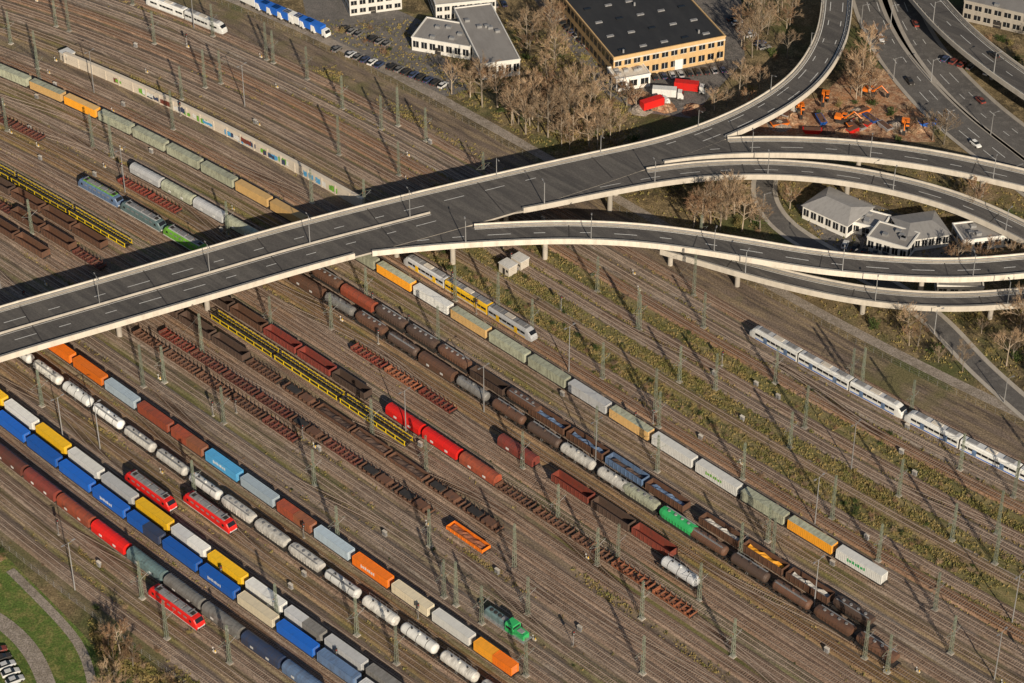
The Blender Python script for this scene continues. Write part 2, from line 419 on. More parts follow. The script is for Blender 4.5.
Road('ramp_bridge',[(370,246,Z,8),(430,239,Z,9),(500,234,Z,9.5),(580,232,Z,9.5),(660,237,Z,9.5),(740,249,Z,9.5),(820,262,Z,9.5),(900,269,Z,9.5),(970,270,Z,9.5),(1060,262,Z,9.5),(1120,252,Z,9.5)],True,[(0,'dash')],-.09)
Road('ramp_bridge',[(665,246,6.6,7),(700,256,6.5,7),(770,276,6.3,7),(840,292,6,7),(900,300,6,7),(970,302,6,7),(1060,294,6,7),(1120,285,6,7)],True,[],0)
Road('flyover_bridge',[(880,-60,6,11),(915,-15,6,11),(955,30,6,11),(1000,67,6,11),(1060,108,6,11),(1120,145,6,11)],True,[(0,'dash')],0)
Road('street',[(862,-60,0,11),(866,-20,0,11),(880,25,0,11),(905,68,0,11),(947,115,0,11),(1002,160,0,11),(1092,230,0,11)],False,[(-.3,'dash'),(.3,'dash')],.03)
Road('street',[(886,-60,0,11),(892,-20,0,11),(909,25,0,11),(936,64,0,11),(980,108,0,11),(1034,150,0,11),(1124,220,0,11)],False,[(-.3,'dash'),(.3,'dash')],.03)
Road('side_road',[(770,165,0,5),(762,190,0,5),(778,222,0,5),(830,256,0,5),(895,290,0,5),(940,325,0,5),(980,368,0,5),(1045,425,0,5)],False,[],.02)
Road('park_path',[(-60,590,0,4),(0,620,0,4),(35,655,0,4),(52,700,0,4)],False,[],.02)
Road('park_path',[(10,570,0,2.2),(50,610,0,2.2),(84,650,0,2.2),(95,700,0,2.2)],False,[],.015)
for r in ROADS: build_road(r)

# ------------------------------------------------------------------ rolling stock
def bogie(mb,x,wb=1.8,r=.46):
    for dx in (-wb/2,wb/2):
        for y in (-.78,.78): mb.cyly(x+dx,r,r,y-.07,y+.07,m_rust,12)
        mb.box(x+dx-.08,x+dx+.08,-.75,.75,r-.08,r+.08,m_dark)
    for y in (-1.0,.9): mb.box(x-wb/2-.35,x+wb/2+.35,y,y+.12,.38,.72,m_dark)
    mb.box(x-.2,x+.2,-.9,.9,.5,.85,m_dark)
def buffers(mb,L,mat=None):
    for e in (-1,1):
        mb.box(min(e*(L/2-.62),e*(L/2-.5)),max(e*(L/2-.62),e*(L/2-.5)),-1.3,1.3,.85,1.2,mat or m_dark)
        for y in (-.88,.88):
            x0,x1=sorted((e*(L/2-.5),e*(L/2-.08))); mb.cylx([(x0,.1),(x1-.08,.1),(x1-.08,.22),(x1,.22)],y,1.05,m_dark,8)
def container(mb,x0,x1,z0,col,h=2.6,w=2.44,logo=None):
    c=col; y=w/2
    mb.box(x0+.05,x1-.05,-y+.04,y-.04,z0+.08,z0+h-.05,c)
    for xx in (x0,x1-.16):
        for yy in (-y,y-.16): mb.box(xx,xx+.16,yy,yy+.16,z0,z0+h,c)
    for yy in (-y,y-.12):
        mb.box(x0+.16,x1-.16,yy,yy+.12,z0,z0+.14,c); mb.box(x0+.16,x1-.16,yy,yy+.12,z0+h-.1,z0+h,c)
    for xx in (x0,x1-.12): mb.box(xx,xx+.12,-y+.16,y-.16,z0+h-.1,z0+h,c)
    n=int((x1-x0)/.55)
    for i in range(1,n):
        xx=x0+(x1-x0)*i/n
        mb.box(xx-.12,xx+.12,-y+.01,-y+.06,z0+.14,z0+h-.1,c); mb.box(xx-.12,xx+.12,y-.06,y-.01,z0+.14,z0+h-.1,c)
        mb.box(xx-.12,xx+.12,-y+.15,y-.15,z0+h-.06,z0+h-.025,c)
    for yy in (-.6,-.2,.2,.6): mb.box(x1-.05,x1-.01,yy-.03,yy+.03,z0+.2,z0+h-.2,m_galv)
    if logo:
        L=x1-x0; xx=x0+L*.25
        for k in range(7):
            ww=L*(.045 if k%3 else .03)
            for yy in (-y-.012,y-.02): 
                mb.box(xx,xx+ww,yy,yy+.032,z0+h*(.42 if k else .36),z0+h*(.68 if k%2 else .74),logo)
            xx+=ww*1.5
BRIGHT=('white','cream','yellow','orange','blue','trans','red','amber','ltblue','green','paleblue','silver','tan')
def col(n):
    C={'orange':(.84,.20,.015),'amber':(.86,.38,.03),'darkred':(.22,.05,.033),'maroon':(.15,.05,.036),'red':(.72,.016,.012),
       'ltblue':(.09,.38,.68),'paleblue':(.46,.56,.64),'rustor':(.30,.11,.055),'white':(.78,.78,.75),'cream':(.70,.62,.46),
       'green':(.035,.40,.12),'navy':(.04,.065,.14),'blue':(.015,.13,.54),'yellow':(.88,.53,.02),'silver':(.56,.57,.58),
       'grey':(.22,.215,.205),'teal':(.14,.22,.23),'brown':(.16,.082,.052),'darkbrown':(.10,.065,.05),'tan':(.68,.44,.18),
       'sage':(.46,.48,.36),'lime':(.18,.48,.05),'bluegrey':(.13,.21,.36),'brick':(.38,.085,.042),'trans':(.85,.60,.015),
       'claret':(.24,.05,.037),'dustwhite':(.68,.66,.61)}
    return paint('paint_'+n,C[n],.5,.13 if n in BRIGHT else .42)
def flatbed(mb,L,mat,z=1.05):
    mb.box(-L/2+.6,L/2-.6,-.45,.45,.75,z,mat)
    for y in (-1.25,1.1): mb.box(-L/2+.6,L/2-.6,y,y+.15,.8,z+.02,mat)
    k=int(L/2.2)
    for i in range(k+1):
        x=-L/2+.75+(L-1.5)*i/k; mb.box(x-.12,x+.12,-1.1,1.1,.85,z+.01,mat)
    bogie(mb,-L/2+2.4);bogie(mb,L/2-2.4);buffers(mb,L)
def w_container(c,L=13.9,logo=None,top='container'):
    mb=MB(); flatbed(mb,L,m_dark); 
    if top=='container': container(mb,-L/2+.8,L/2-.8,1.1,col(c),logo=logo)
    else:
        container(mb,-L/2+.7,L/2-.7,1.1,col(c),2.75,2.5,logo=logo)
        mb.box(-L/2+.72,L/2-.72,-1.17,1.17,3.855,3.885,col(top))
    return mb.mesh('container_wagon')
def w_twin(c1,c2,L=13.9):
    mb=MB(); flatbed(mb,L,m_dark); container(mb,-L/2+.8,-.08,1.1,col(c1)); container(mb,.08,L/2-.8,1.1,col(c2)); return mb.mesh('container_wagon')
def w_tank(c,L=13.2,r=1.36,frame=m_dark):
    mb=MB(); C=col(c); mb.box(-L/2+.6,L/2-.6,-.5,.5,.75,1.1,frame)
    for y in (-1.2,1.08): mb.box(-L/2+.6,L/2-.6,y,y+.12,.8,1.05,frame)
    zc=1.15+r; a=L/2-.9
    mb.cylx([(-a,.25),(-a+.12,r*.62),(-a+.35,r*.88),(-a+.7,r),(-a/3,r),(a/3,r),(a-.7,r),(a-.35,r*.88),(a-.12,r*.62),(a,.25)],0,zc,C,20)
    for x in (-a*.55,0,a*.55):
        mb.cylx([(x-.06,r+.03),(x+.06,r+.03)],0,zc,frame if c in('white','silver') else C,20)
        mb.box(x-.25,x+.25,-1.2,1.2,1.0,1.5,frame)
    mb.cylz(0,0,.38,.34,zc+r-.05,zc+r+.35,C,12)
    for x in(-a*.45,a*.45): mb.cylz(x,0,.25,.22,zc+r-.05,zc+r+.22,m_dark,10)
    mb.box(-a+.9,a-.9,.42,.85,zc+r-.12,zc+r-.04,m_galv)
    mb.beam((-a+.9,.9,zc+r+.7),(a-.9,.9,zc+r+.7),.035,m_galv)
    for k in range(6):
        x=-a+.9+(2*a-1.8)*k/5; mb.beam((x,.88,zc+r-.1),(x,.9,zc+r+.7),.03,m_galv)
    for x in (-.25,.25): mb.beam((x,-1.35,1.1),(x,-.4,zc+r),.04,m_galv)
    bogie(mb,-L/2+2.4);bogie(mb,L/2-2.4);buffers(mb,L); return mb.mesh('tank_wagon')
def w_hopper(c,L=12.6):
    mb=MB(); C=col(c); a=L/2-.9; prof=[(-.6,.9),(-1.32,1.9),(-1.42,3.0),(-1.2,3.7),(-.6,3.95),(.6,3.95),(1.2,3.7),(1.42,3.0),(1.32,1.9),(.6,.9)]
    mb.prof([(-a,[(y*.9,max(z,2.4)*.97) for y,z in prof]),(-a+1.0,prof),(a-1.0,prof),(a,[(y*.9,max(z,2.4)*.97) for y,z in prof])],C)
    n=9
    for i in range(1,n):
        x=-a+1+(2*a-2)*i/n
        for sg in(-1,1): mb.hull8([(x-.06,sg*1.31,1.9),(x+.06,sg*1.31,1.9),(x+.06,sg*1.42,1.9),(x-.06,sg*1.42,1.9)],[(x-.06,sg*1.40,3.05),(x+.06,sg*1.40,3.05),(x+.06,sg*1.51,3.0),(x-.06,sg*1.51,3.0)],C)
    for x in (-a*.6,-a*.2,a*.2,a*.6): mb.cylz(x,0,.42,.38,3.9,4.15,m_grey,12)
    mb.box(-a+.6,a-.6,.65,.95,3.97,4.03,m_galv)
    mb.box(-L/2+.6,L/2-.6,-1.2,1.2,.85,1.08,m_dark)
    bogie(mb,-L/2+2.0);bogie(mb,L/2-2.0);buffers(mb,L); return mb.mesh('hopper_wagon')
def w_covered(c,L=14.0):
    mb=MB(); C=col(c); a=L/2-.65; prof=[(-1.38,1.15),(-1.40,2.8),(-1.15,3.4),(-.65,3.72),(0,3.82),(.65,3.72),(1.15,3.4),(1.40,2.8),(1.38,1.15)]
    mb.prof([(-a,prof),(a,prof)],C)
    big=[(y*1.015,z+(.03 if z>2 else 0)) for y,z in prof]
    n=5
    for i in range(n+1):
        x=-a+.08+(2*a-.16)*i/n; mb.prof([(x-.07,big),(x+.07,big)],C)
    for x in(-a*.5,a*.35): mb.box(x,x+1.0,-1.46,-1.40,1.7,2.3,m_white if c!='white' else m_grey)
    mb.box(-L/2+.6,L/2-.6,-1.3,1.3,.85,1.14,m_dark)
    bogie(mb,-L/2+2.4);bogie(mb,L/2-2.4);buffers(mb,L); return mb.mesh('covered_wagon')
def w_gondola(c,L=14.0,load=None,h=2.0):
    mb=MB(); C=col(c); a=L/2-.65; z0=1.1;z1=z0+h
    mb.box(-a,a,-1.35,1.35,.95,z0,C)
    for y in(-1.38,1.28): mb.box(-a,a,y,y+.1,z0,z1,C)
    for x in(-a,a-.1): mb.box(x,x+.1,-1.28,1.28,z0,z1,C)
    for y in (-1.48,1.36): 
        mb.box(-a,a,y,y+.12,z1-.12,z1+.02,C)
        n=9
        for i in range(n+1):
            x=-a+.06+(2*a-.12)*i/n; mb.box(x-.07,x+.07,y+.005,y+.115,z0-.1,z1-.12,C)
    if load:
        rr=random.Random(5); n=14
        vs=[];fs=[]
        for i in range(n+1):
            for j in range(5):
                e=1 if (0<i<n and 0<j<4) else .3
                vs.append((-a+.12+(2*a-.24)*i/n,-1.24+2.48*j/4,z0+h*.55*e+rr.uniform(-.1,.45)*e))
        for i in range(n):
            for j in range(4): q=i*5+j; fs.append((q,q+5,q+6,q+1))
        mb.add(vs,fs,col(load))
    bogie(mb,-L/2+2.2);bogie(mb,L/2-2.2);buffers(mb,L); return mb.mesh('gondola_wagon')
def w_flat(c,L=13.5,load=False):
    mb=MB(); C=col(c); a=L/2-.65
    mb.box(-a,a,-.35,.35,.8,1.12,C)
    for y in(-1.35,1.2): mb.box(-a,a,y,y+.15,.85,1.25,C)
    n=7
    for i in range(n+1):
        x=-a+.2+(2*a-.4)*i/n; mb.box(x-.22,x+.22,-1.2,1.2,.9,1.2,C)
        for y in(-1.4,1.28): mb.box(x-.07,x+.07,y,y+.12,1.2,2.1,C)
        mb.hull8([(x-.16,-1.25,1.2),(x+.16,-1.25,1.2),(x+.16,1.25,1.2),(x-.16,1.25,1.2)],[(x-.1,-1.2,1.42),(x+.1,-1.2,1.42),(x+.1,1.2,1.42),(x-.1,1.2,1.42)],m_rust if i%2 else C)
    for x in(-a,a-.12): mb.box(x,x+.12,-1.3,1.3,1.2,1.75,C)
    if load: mb.box(-a*.7,-a*.1,-1.1,1.1,1.45,2.0,m_rust); mb.box(a*.15,a*.8,-1.0,1.0,1.45,1.85,m_dark)
    bogie(mb,-L/2+2.2);bogie(mb,L/2-2.2);buffers(mb,L); return mb.mesh('flat_wagon')
def w_carrier(c,L=26.5):
    mb=MB(); C=col(c); a=L/2-.5
    for z in(.95,2.2):
        for y in(-1.42,1.27): mb.box(-a,a,y,y+.15,z,z+.2,C)
        for y in(-.85,.45): mb.box(-a,a,y,y+.4,z+.05,z+.12,m_dark)
        n=14
        for i in range(n+1):
            x=-a+.15+(2*a-.3)*i/n; mb.box(x-.1,x+.1,-1.27,1.27,z+.0,z+.1,m_dark)
    for i in range(8):
        x=-a+.3+(2*a-.6)*i/7
        for y in(-1.40,1.26): mb.box(x-.08,x+.08,y,y+.14,1.15,2.2,C)
    for x in(-a+2,0,a-2): bogie(mb,x)
    buffers(mb,L); return mb.mesh('car_transporter_wagon')
def panto(mb,x,z,up=True):
    mb.box(x-.8,x+.8,-.55,.55,z,z+.1,m_dark)
    h=.9 if up else .25
    for y in(-.4,.4):
        mb.beam((x-.8,y,z+.1),(x+.9,y*.7,z+.15+h*.5),.05,m_dark); mb.beam((x+.9,y*.7,z+.15+h*.5),(x-.2,y*.8,z+h+.25),.04,m_dark)
    mb.box(x-.35,x-.05,-.95,.95,z+h+.22,z+h+.3,m_grey)
def w_loco(body,stripe,roof='grey',L=19.0):
    mb=MB(); C=col(body); S=col(stripe); R=m_grey if roof=='grey' else col(roof)
    a=L/2-.55
    p=[(-1.48,.9),(-1.5,2.5),(-1.38,3.35),(-1.1,3.62),(1.1,3.62),(1.38,3.35),(1.5,2.5),(1.48,.9)]
    def sc(fy,zt): return [(y*fy,.9+(z-.9)*zt) for y,z in p]
    mb.prof([(-a,sc(.86,.42)),(-a+.25,sc(.93,.62)),(-a+1.0,sc(.97,.97)),(-a+1.7,p),(a-1.7,p),(a-1.0,sc(.97,.97)),(a-.25,sc(.93,.62)),(a,sc(.86,.42))],C)
    for e in(-1,1):
        q=[(e*(a-.22),-1.1,2.62),(e*(a-.22),1.1,2.62),(e*(a-.93),1.05,3.48),(e*(a-.93),-1.05,3.48)]
        q=[(x+e*.06,y,z+.05) for x,y,z in q]
        mb.add(q+[(x-e*.1,y,z-.06) for x,y,z in q],[(0,1,2,3),(4,7,6,5),(0,4,5,1),(2,6,7,3),(1,5,6,2),(0,3,7,4)],m_glass)
        for sg in(-1,1):
            x0,x1=sorted((e*(a-2.5),e*(a-1.75))); y0,y1=sorted((sg*1.47,sg*1.52)); mb.box(x0,x1,y0,y1,2.2,2.9,m_glass)
        x0,x1=sorted((e*(a+.0),e*(a+.06))); mb.box(x0,x1,-1.1,1.1,1.15,1.4,S)
        for y in(-1.0,.8): mb.box(x0,x1+.02,y,y+.2,1.45,1.6,m_white)
    for sg in(-1,1):
        y0,y1=sorted((sg*1.475,sg*1.515)); mb.box(-a+.3,a-.3,y0,y1,.92,1.12,S)
        for i in range(6):
            x=-5+i*2; mb.box(x-.55,x+.55,min(sg*1.48,sg*1.525),max(sg*1.48,sg*1.525),2.6,3.05,m_grey)
    mb.box(-a+2.2,a-2.2,-1.0,1.0,3.6,3.78,R)
    for x,w_ in((-4.2,1.1),(-1.4,1.4),(1.8,1.2),(4.4,.9)): mb.box(x-w_,x+w_,-.75,.75,3.78,4.0,m_grey)
    for x in(-2.6,.3,3.2): mb.cylz(x,.4,.09,.09,3.78,4.2,col('rustor'))
    panto(mb,-a+2.9,3.8,False); panto(mb,a-2.9,3.8,False)
    mb.beam((-4.5,.2,4.25),(4.5,.2,4.25),.04,m_dark)
    mb.box(-2.2,2.2,-1.2,1.2,.3,.9,m_dark)
    for x in(-5.2,5.2): bogie(mb,x,2.7,.6)
    buffers(mb,L); return mb.mesh('electric_locomotive')
def w_diesel():
    mb=MB(); C=col('green'); L=15; mb.box(-L/2+.5,L/2-.5,-1.5,1.5,.95,1.25,m_grey)
    mb.prof([(-6.6,[(-.95,1.25),(-.95,2.4),(-.6,2.6),(.6,2.6),(.95,2.4),(.95,1.25)]),(-6.2,[(-1.0,1.25),(-1.0,2.8),(-.7,3.0),(.7,3.0),(1.0,2.8),(1.0,1.25)]),(.8,[(-1.0,1.25),(-1.0,2.8),(-.7,3.0),(.7,3.0),(1.0,2.8),(1.0,1.25)])],col('teal'))
    mb.prof([(.8,[(-1.45,1.25),(-1.45,3.3),(-1.1,3.8),(1.1,3.8),(1.45,3.3),(1.45,1.25)]),(3.2,[(-1.45,1.25),(-1.45,3.3),(-1.1,3.8),(1.1,3.8),(1.45,3.3),(1.45,1.25)])],C)
    mb.box(3.2,6.4,-1.0,1.0,1.25,2.7,C)
    for x0,x1 in((.76,.8),(3.2,3.24)): mb.box(x0,x1,-1.1,1.1,2.7-.0,3.3,m_glass)
    for sg in(-1,1): mb.box(1.2,2.8,min(sg*1.44,sg*1.48),max(sg*1.44,sg*1.48),2.5,3.2,m_glass)
    for x in(-5,-3.6,-2.2): mb.cylz(x,0,.5,.5,3.0,3.15,m_dark,12)
    mb.box(-1.2,.4,-.6,.6,3.0,3.25,m_grey); mb.box(4.0,5.6,-.6,.6,2.7,2.85,m_grey)
    for y in(-1.45,1.45):
        mb.beam((-7,y,2.2),(.8,y,2.2),.03,m_galv); mb.beam((3.2,y,2.2),(7,y,2.2),.03,m_galv)
        for k in range(6): mb.beam((-7+k*1.5,y,1.25),(-7+k*1.5,y,2.2),.03,m_galv)
    for x in(-4.3,4.3): bogie(mb,x,2.4,.5)
    buffers(mb,L); return mb.mesh('diesel_locomotive')
def w_coach(kind,L=17.5,body='white',band=None,door='blue',roof='grey'):
    mb=MB(); C=col(body); a=L/2-.25
    p=[(-1.40,.55),(-1.45,2.7),(-1.3,3.35),(-.9,3.65),(.9,3.65),(1.3,3.35),(1.45,2.7),(1.40,.55)]
    def sc(fy,zt): return [(y*fy,.55+(z-.55)*zt) for y,z in p]
    secs=[(-a,p),(a,p)]
    if kind=='front': secs=[(-a,p),(a-2.2,p),(a-1.2,sc(.97,.88)),(a-.35,sc(.88,.6)),(a,sc(.78,.4))]
    if kind=='rear': secs=[(-a,sc(.78,.4)),(-a+.35,sc(.88,.6)),(-a+1.2,sc(.97,.88)),(-a+2.2,p),(a,p)]
    mb.prof(secs,C)
    x0=-a+(2.4 if kind=='rear' else .3); x1=a-(2.4 if kind=='front' else .3)
    for sg in(-1,1):
        mb.box(x0,x1,min(sg*1.43,sg*1.47),max(sg*1.43,sg*1.47),1.9,2.6,m_glass)
        if band: mb.box(x0,x1,min(sg*1.39,sg*1.45),max(sg*1.39,sg*1.45),.7,1.0,col(band))
        for x in(x0+(x1-x0)*.25,x0+(x1-x0)*.75): mb.box(x-.6,x+.6,min(sg*1.42,sg*1.49),max(sg*1.42,sg*1.49),.7,2.7,col(door))
        for k in range(1,8):
            x=x0+(x1-x0)*k/8; mb.box(x-.06,x+.06,min(sg*1.42,sg*1.485),max(sg*1.42,sg*1.485),1.9,2.6,C)
    mb.box(x0,x1,-.95,.95,3.62,3.72,col(roof) if roof!='grey' else m_grey)
    for k in range(3):
        x=x0+(x1-x0)*(k+.5)/3; mb.box(x-1.5,x+1.5,-.7,.7,3.72,3.95,m_grey if k!=1 else m_conc2)
    if kind in('front','rear'):
        e=1 if kind=='front' else -1
        q=[(e*(a-.33),-1.0,2.42),(e*(a-.33),1.0,2.42),(e*(a-1.18),1.1,3.2),(e*(a-1.18),-1.1,3.2)]
        q=[(x+e*.06,y,z+.06) for x,y,z in q]
        mb.add(q+[(x-e*.1,y,z-.08) for x,y,z in q],[(0,1,2,3),(4,7,6,5),(0,4,5,1),(2,6,7,3),(1,5,6,2),(0,3,7,4)],m_glass)
    if kind!='front': mb.box(a,a+.5,-1.15,1.15,.9,3.3,m_dark)
    bogie(mb,-a+2.2,2.2);bogie(mb,a-2.2,2.2)
    return mb.mesh('passenger_coach')
def wagon(key):
    k=key[0]; a=key[1:]
    fn={'c':lambda:(w_container(*a),13.9,'container_wagon'),'cc':lambda:(w_twin(*a),13.9,'container_wagon'),
        'tr':lambda:(w_container(a[0],15.2,a[1] if len(a)>1 else None,a[2] if len(a)>2 else a[0]),15.2,'swap_body_wagon'),
        't':lambda:(w_tank(*a),13.2,'tank_wagon'),'h':lambda:(w_hopper(*a),12.6,'hopper_wagon'),
        'v':lambda:(w_covered(*a),14.0,'covered_wagon'),'g':lambda:(w_gondola(*a),14.0,'gondola_wagon'),
        'f':lambda:(w_flat(*a),a[1] if len(a)>1 else 13.5,'flat_wagon'),'y':lambda:(w_carrier(*a),26.5,'car_transporter_wagon'),
        'l':lambda:(w_loco(*a),19.0,'electric_locomotive'),'d':lambda:(w_diesel(),15,'diesel_locomotive'),
        'p':lambda:(w_coach(*a),17.5,'passenger_coach')}[k]
    return cached(key,fn)
def train(track,p0,p1,pattern,z=2,rand=False):
    s0=ST(*G(p0[0],p0[1],z))[0]; s1=ST(*G(p1[0],p1[1],z))[0]
    t0=T0[track] if isinstance(track,str) else track
    i=0;s=s0
    while True:
        key=random.choice(pattern) if rand else pattern[i%len(pattern)]
        me,L,nm=wagon(key)
        if s+L>s1+L*.45: break
        sc=s+L/2; x,y=pos(t0,sc)
        put(nm,me,(x,y,RZ),head(t0,sc)+(math.pi if (rand and random.random()<.5) else 0)); s+=L+.05; i+=1
    return t0
W=m_white
train('K1',(152,588),(205,628),[('l','red','silver')])
train('L4',(-70,402),(310,690),[('v','maroon'),('v','brown'),('v','maroon'),('v','claret'),('v','brick'),('v','red'),('v','teal'),('v','grey'),('v','grey'),('v','navy'),('v','bluegrey'),('v','blue'),('v','blue'),('v','navy')])
train('L3',(-30,392),(400,715),[('c','blue',13.9,W),('c','blue'),('cc','blue','blue'),('c','blue'),('c','blue',13.9,W),('cc','blue','navy'),('c','blue'),('c','blue',13.9,W),('c','cream'),('c','blue'),('c','bluegrey'),('c','silver'),('c','navy')])
train('L3b',(-50,358),(410,708),[('c','paleblue'),('c','yellow'),('c','white'),('c','yellow'),('c','white'),('c','silver'),('c','yellow'),('cc','silver','white'),('c','yellow'),('c','white'),('cc','silver','grey'),('c','silver'),('c','grey')])
train('T',(8,342),(520,720),[('t','dustwhite'),('t','white'),('h','dustwhite')],rand=True)
train('L2',(42,341),(530,684),[('c','orange'),('c','orange'),('c','paleblue'),('c','brick'),('cc','brick','rustor'),('c','ltblue',13.9,W),('c','paleblue'),('cc','brick','rustor'),('c','paleblue'),('c','orange',13.9,W),('c','cream'),('c','white'),('cc','amber','orange'),('cc','green','green'),('c','navy'),('c','white'),('c','silver')])
kT=TR.index(min(TR,key=lambda t:abs(t-T0['T'])))
train(TR[kT-2],(137,469),(183,505),[('l','red','silver')])
train(TR[kT-1],(190,493),(238,528),[('l','red','silver')])
k2=TR.index(min(TR,key=lambda t:abs(t-T0['L2'])))
train(TR[k2+2],(477,614),(522,648),[('d',)])
train('M1',(165,330),(432,520),[('f','maroon'),('f','darkred'),('f','maroon'),('f','brown',13.5,True)],1,True)
train('M1',(445,529),(494,564),[('g','orange',14.0,'rustor',1.0)],1)
train(TR[TR.index(T0['M1'])-1] if T0['M1'] in TR else 'M1',(150,325),(300,440),[('f','brown'),('f','maroon')],1,True)
train('M2',(150,298),(270,375),[('g','darkbrown'),('f','brown')],1,True)
train('M2',(285,386),(500,535),[('f','rustor'),('f','maroon'),('f','brown',13.5,True),('g','brown',14.0,'darkbrown',1.0)],1,True)
train('M2',(-40,178),(95,262),[('g','brown'),('f','maroon')],1,True)
train('M1',(-40,204),(60,264),[('g','brown'),('g','darkbrown'),('f','maroon')],1,True)
train('Y',(-40,160),(115,256),[('g','brown'),('f','maroon'),('g','darkbrown')],1,True)
train('Y',(213,317),(405,442),[('y','trans')],1)
train('R1',(-40,148),(120,243),[('y','trans')],1)
train('R1',(170,270),(383,408),[('g','darkbrown'),('g','brown'),('g','brown',14.0,'rustor'),('g','claret')],1,True)
train('R1',(388,412),(492,480),[('v','red'),('v','red'),('v','brick'),('g','brown',14.0,'brown')],1)
train('R1',(495,486),(708,626),[('f','rustor'),('f','brown'),('f','rustor',13.5,True)],1,True)
train('R2',(72,185),(186,253),[('l','bluegrey','silver','lime'),('l','teal','white','silver'),('l','lime','white','silver')])
train('R2',(355,346),(478,419),[('f','darkred'),('f','rustor')],1,True)
train('R2',(506,436),(560,468),[('v','claret')],2)
train('R2',(562,470),(700,558),[('f','maroon'),('g','darkbrown'),('g','darkred')],2,True)
train('R3',(-40,92),(60,145),[('g','brown'),('f','maroon')],2,True)
train('R3',(118,178),(188,216),[('f','darkred')],2)
train('R3',(285,280),(480,398),[('t','grey'),('h','brown'),('t','darkbrown'),('v','brown')],2,True)
train('R3',(492,403),(560,444),[('t','brown'),('t','darkbrown')],2)
train('R3',(562,446),(625,484),[('t','dustwhite')],2)
train('R3',(627,486),(690,524),[('h','sage'),('h','green')],2)
train('R3',(694,528),(890,660),[('t','brown'),('t','darkbrown'),('t','grey'),('h','brown')],2,True)
train('R4',(133,168),(262,244),[('v','silver'),('v','sage')],2)
train('R4',(310,273),(530,408),[('h','brown'),('v','grey'),('g','darkbrown'),('g','brown',14.0,'grey'),('v','brick'),('h','darkbrown')],2,True)
train('R4',(530,409),(700,515),[('g','bluegrey',14.0,'darkbrown'),('g','darkbrown',14.0,'tan'),('g','brown',14.0,'bluegrey'),('g','grey',14.0,'orange')],2,True)
train('R4',(702,517),(872,626),[('g','darkbrown'),('g','brown',14.0,'amber'),('h','darkbrown'),('g','brown',14.0,'dustwhite')],2,True)
train('L1',(-75,44),(884,582),[('tr','sage'),('tr','sage'),('tr','sage'),('tr','tan',None,'sage'),('tr','amber',None,'tan'),('tr','sage'),('tr','sage'),('tr','sage'),('tr','sage'),('tr','tan'),('tr','tan'),('tr','sage'),('tr','sage'),('tr','amber',None,'sage'),('tr','white'),('tr','tan',None,'sage'),('tr','sage'),('tr','sage'),('tr','silver'),('tr','tan',None,'sage'),('tr','white'),('tr','white',col('lime'),'white'),('tr','sage'),('tr','amber',None,'sage'),('tr','white',col('green'),'white')])
train('P3',(403,260),(545,340),[('p','rear',17.5,'silver','yellow','yellow'),('p','mid',17.5,'yellow','silver','yellow'),('p','front',17.5,'silver','yellow','yellow')])
pc=[('p','rear',17.5,'white','blue','bluegrey','silver'),('p','mid',17.5,'white','blue','bluegrey','silver'),('p','front',17.5,'white','blue','bluegrey','silver')]
train('ICE',(762,323),(1080,500),pc+[pc[0],pc[1],pc[1],pc[2]])
train(TR[-1],(165,-8),(235,24),[('p','rear',17.5,'white','silver','white','silver'),('p','front',17.5,'white','silver','white','silver')])
kR=TR.index(min(TR,key=lambda t:abs(t-T0['R2'])))
train(TR[kR-1],(682,546),(716,570),[('t','silver')])

# ------------------------------------------------------------------ retaining wall and fence
def wall_along(name,t0,s0,s1,th,h,mat):
    mb=MB(); ss=np.arange(s0,s1+.1,6)
    for a,b in zip(ss[:-1],ss[1:]):
        (xa,ya),(xb,yb)=pos(t0,a),pos(t0,b); (xc,yc),(xd,yd)=pos(t0+th,a),pos(t0+th,b)
        mb.hull8([(xa,ya,-.1),(xb,yb,-.1),(xd,yd,-.1),(xc,yc,-.1)],[(xa,ya,h),(xb,yb,h),(xd,yd,h),(xc,yc,h)],mat)
        xe,ye=pos(t0-.12,a); xf,yf=pos(t0-.12,a+.6); mb.hull8([(xe,ye,-.1),(xf,yf,-.1),pos(t0-.003,a+.6)+(-.1,),pos(t0-.003,a)+(-.1,)],[(xe,ye,h-.3),(xf,yf,h-.3),pos(t0-.003,a+.6)+(h-.3,),pos(t0-.003,a)+(h-.3,)],mat)
    return put(name,mb.mesh(name))
sA=ST(*G(75,55,1))[0]; sB=ST(*G(375,215,1))[0]
m_wall=paint('wall_concrete',(.76,.67,.55),.85,.18,dirtcol=(.34,.29,.23),sc=.3)
wall_along('retaining_wall',T0['WALL'],sA,sB,1.1,3.6,m_wall)
gm=[col(c) for c in('ltblue','white','darkred','lime','navy')]
mb=MB()
for i in range(40):
    s=random.uniform(sA+20,sB-20); L=random.uniform(1.5,5)
    a=pos(T0['WALL']-.016-.002*i,s);b=pos(T0['WALL']-.016-.002*i,s+L); z0=random.uniform(.4,1.0);z1=z0+random.uniform(1.0,1.8)
    n=8
    vs=[];
    for k in range(n):
        f=k/(n-1); x=a[0]+(b[0]-a[0])*f;y=a[1]+(b[1]-a[1])*f; vs+=[(x,y,z0+random.uniform(-.2,.2)),(x,y,z1+random.uniform(-.3,.3))]
    mb.add(vs,[(2*k,2*k+2,2*k+3,2*k+1) for k in range(n-1)],gm[i%5])
put('graffiti',mb.mesh('graffiti'))
def fence(name,P,h=1.8):
    mb=MB()
    for i in range(len(P)-1):
        a,b=P[i],P[i+1]; mb.beam((*a,0),(*a,h),.05,m_galv)
        for z in(.3,h*.6,h-.05): mb.beam((*a,z),(*b,z),.025,m_galv)
    put(name,mb.mesh(name))
fence('boundary_fence',[pos(T0['FENCE'],s) for s in np.arange(S0,S1,3)])
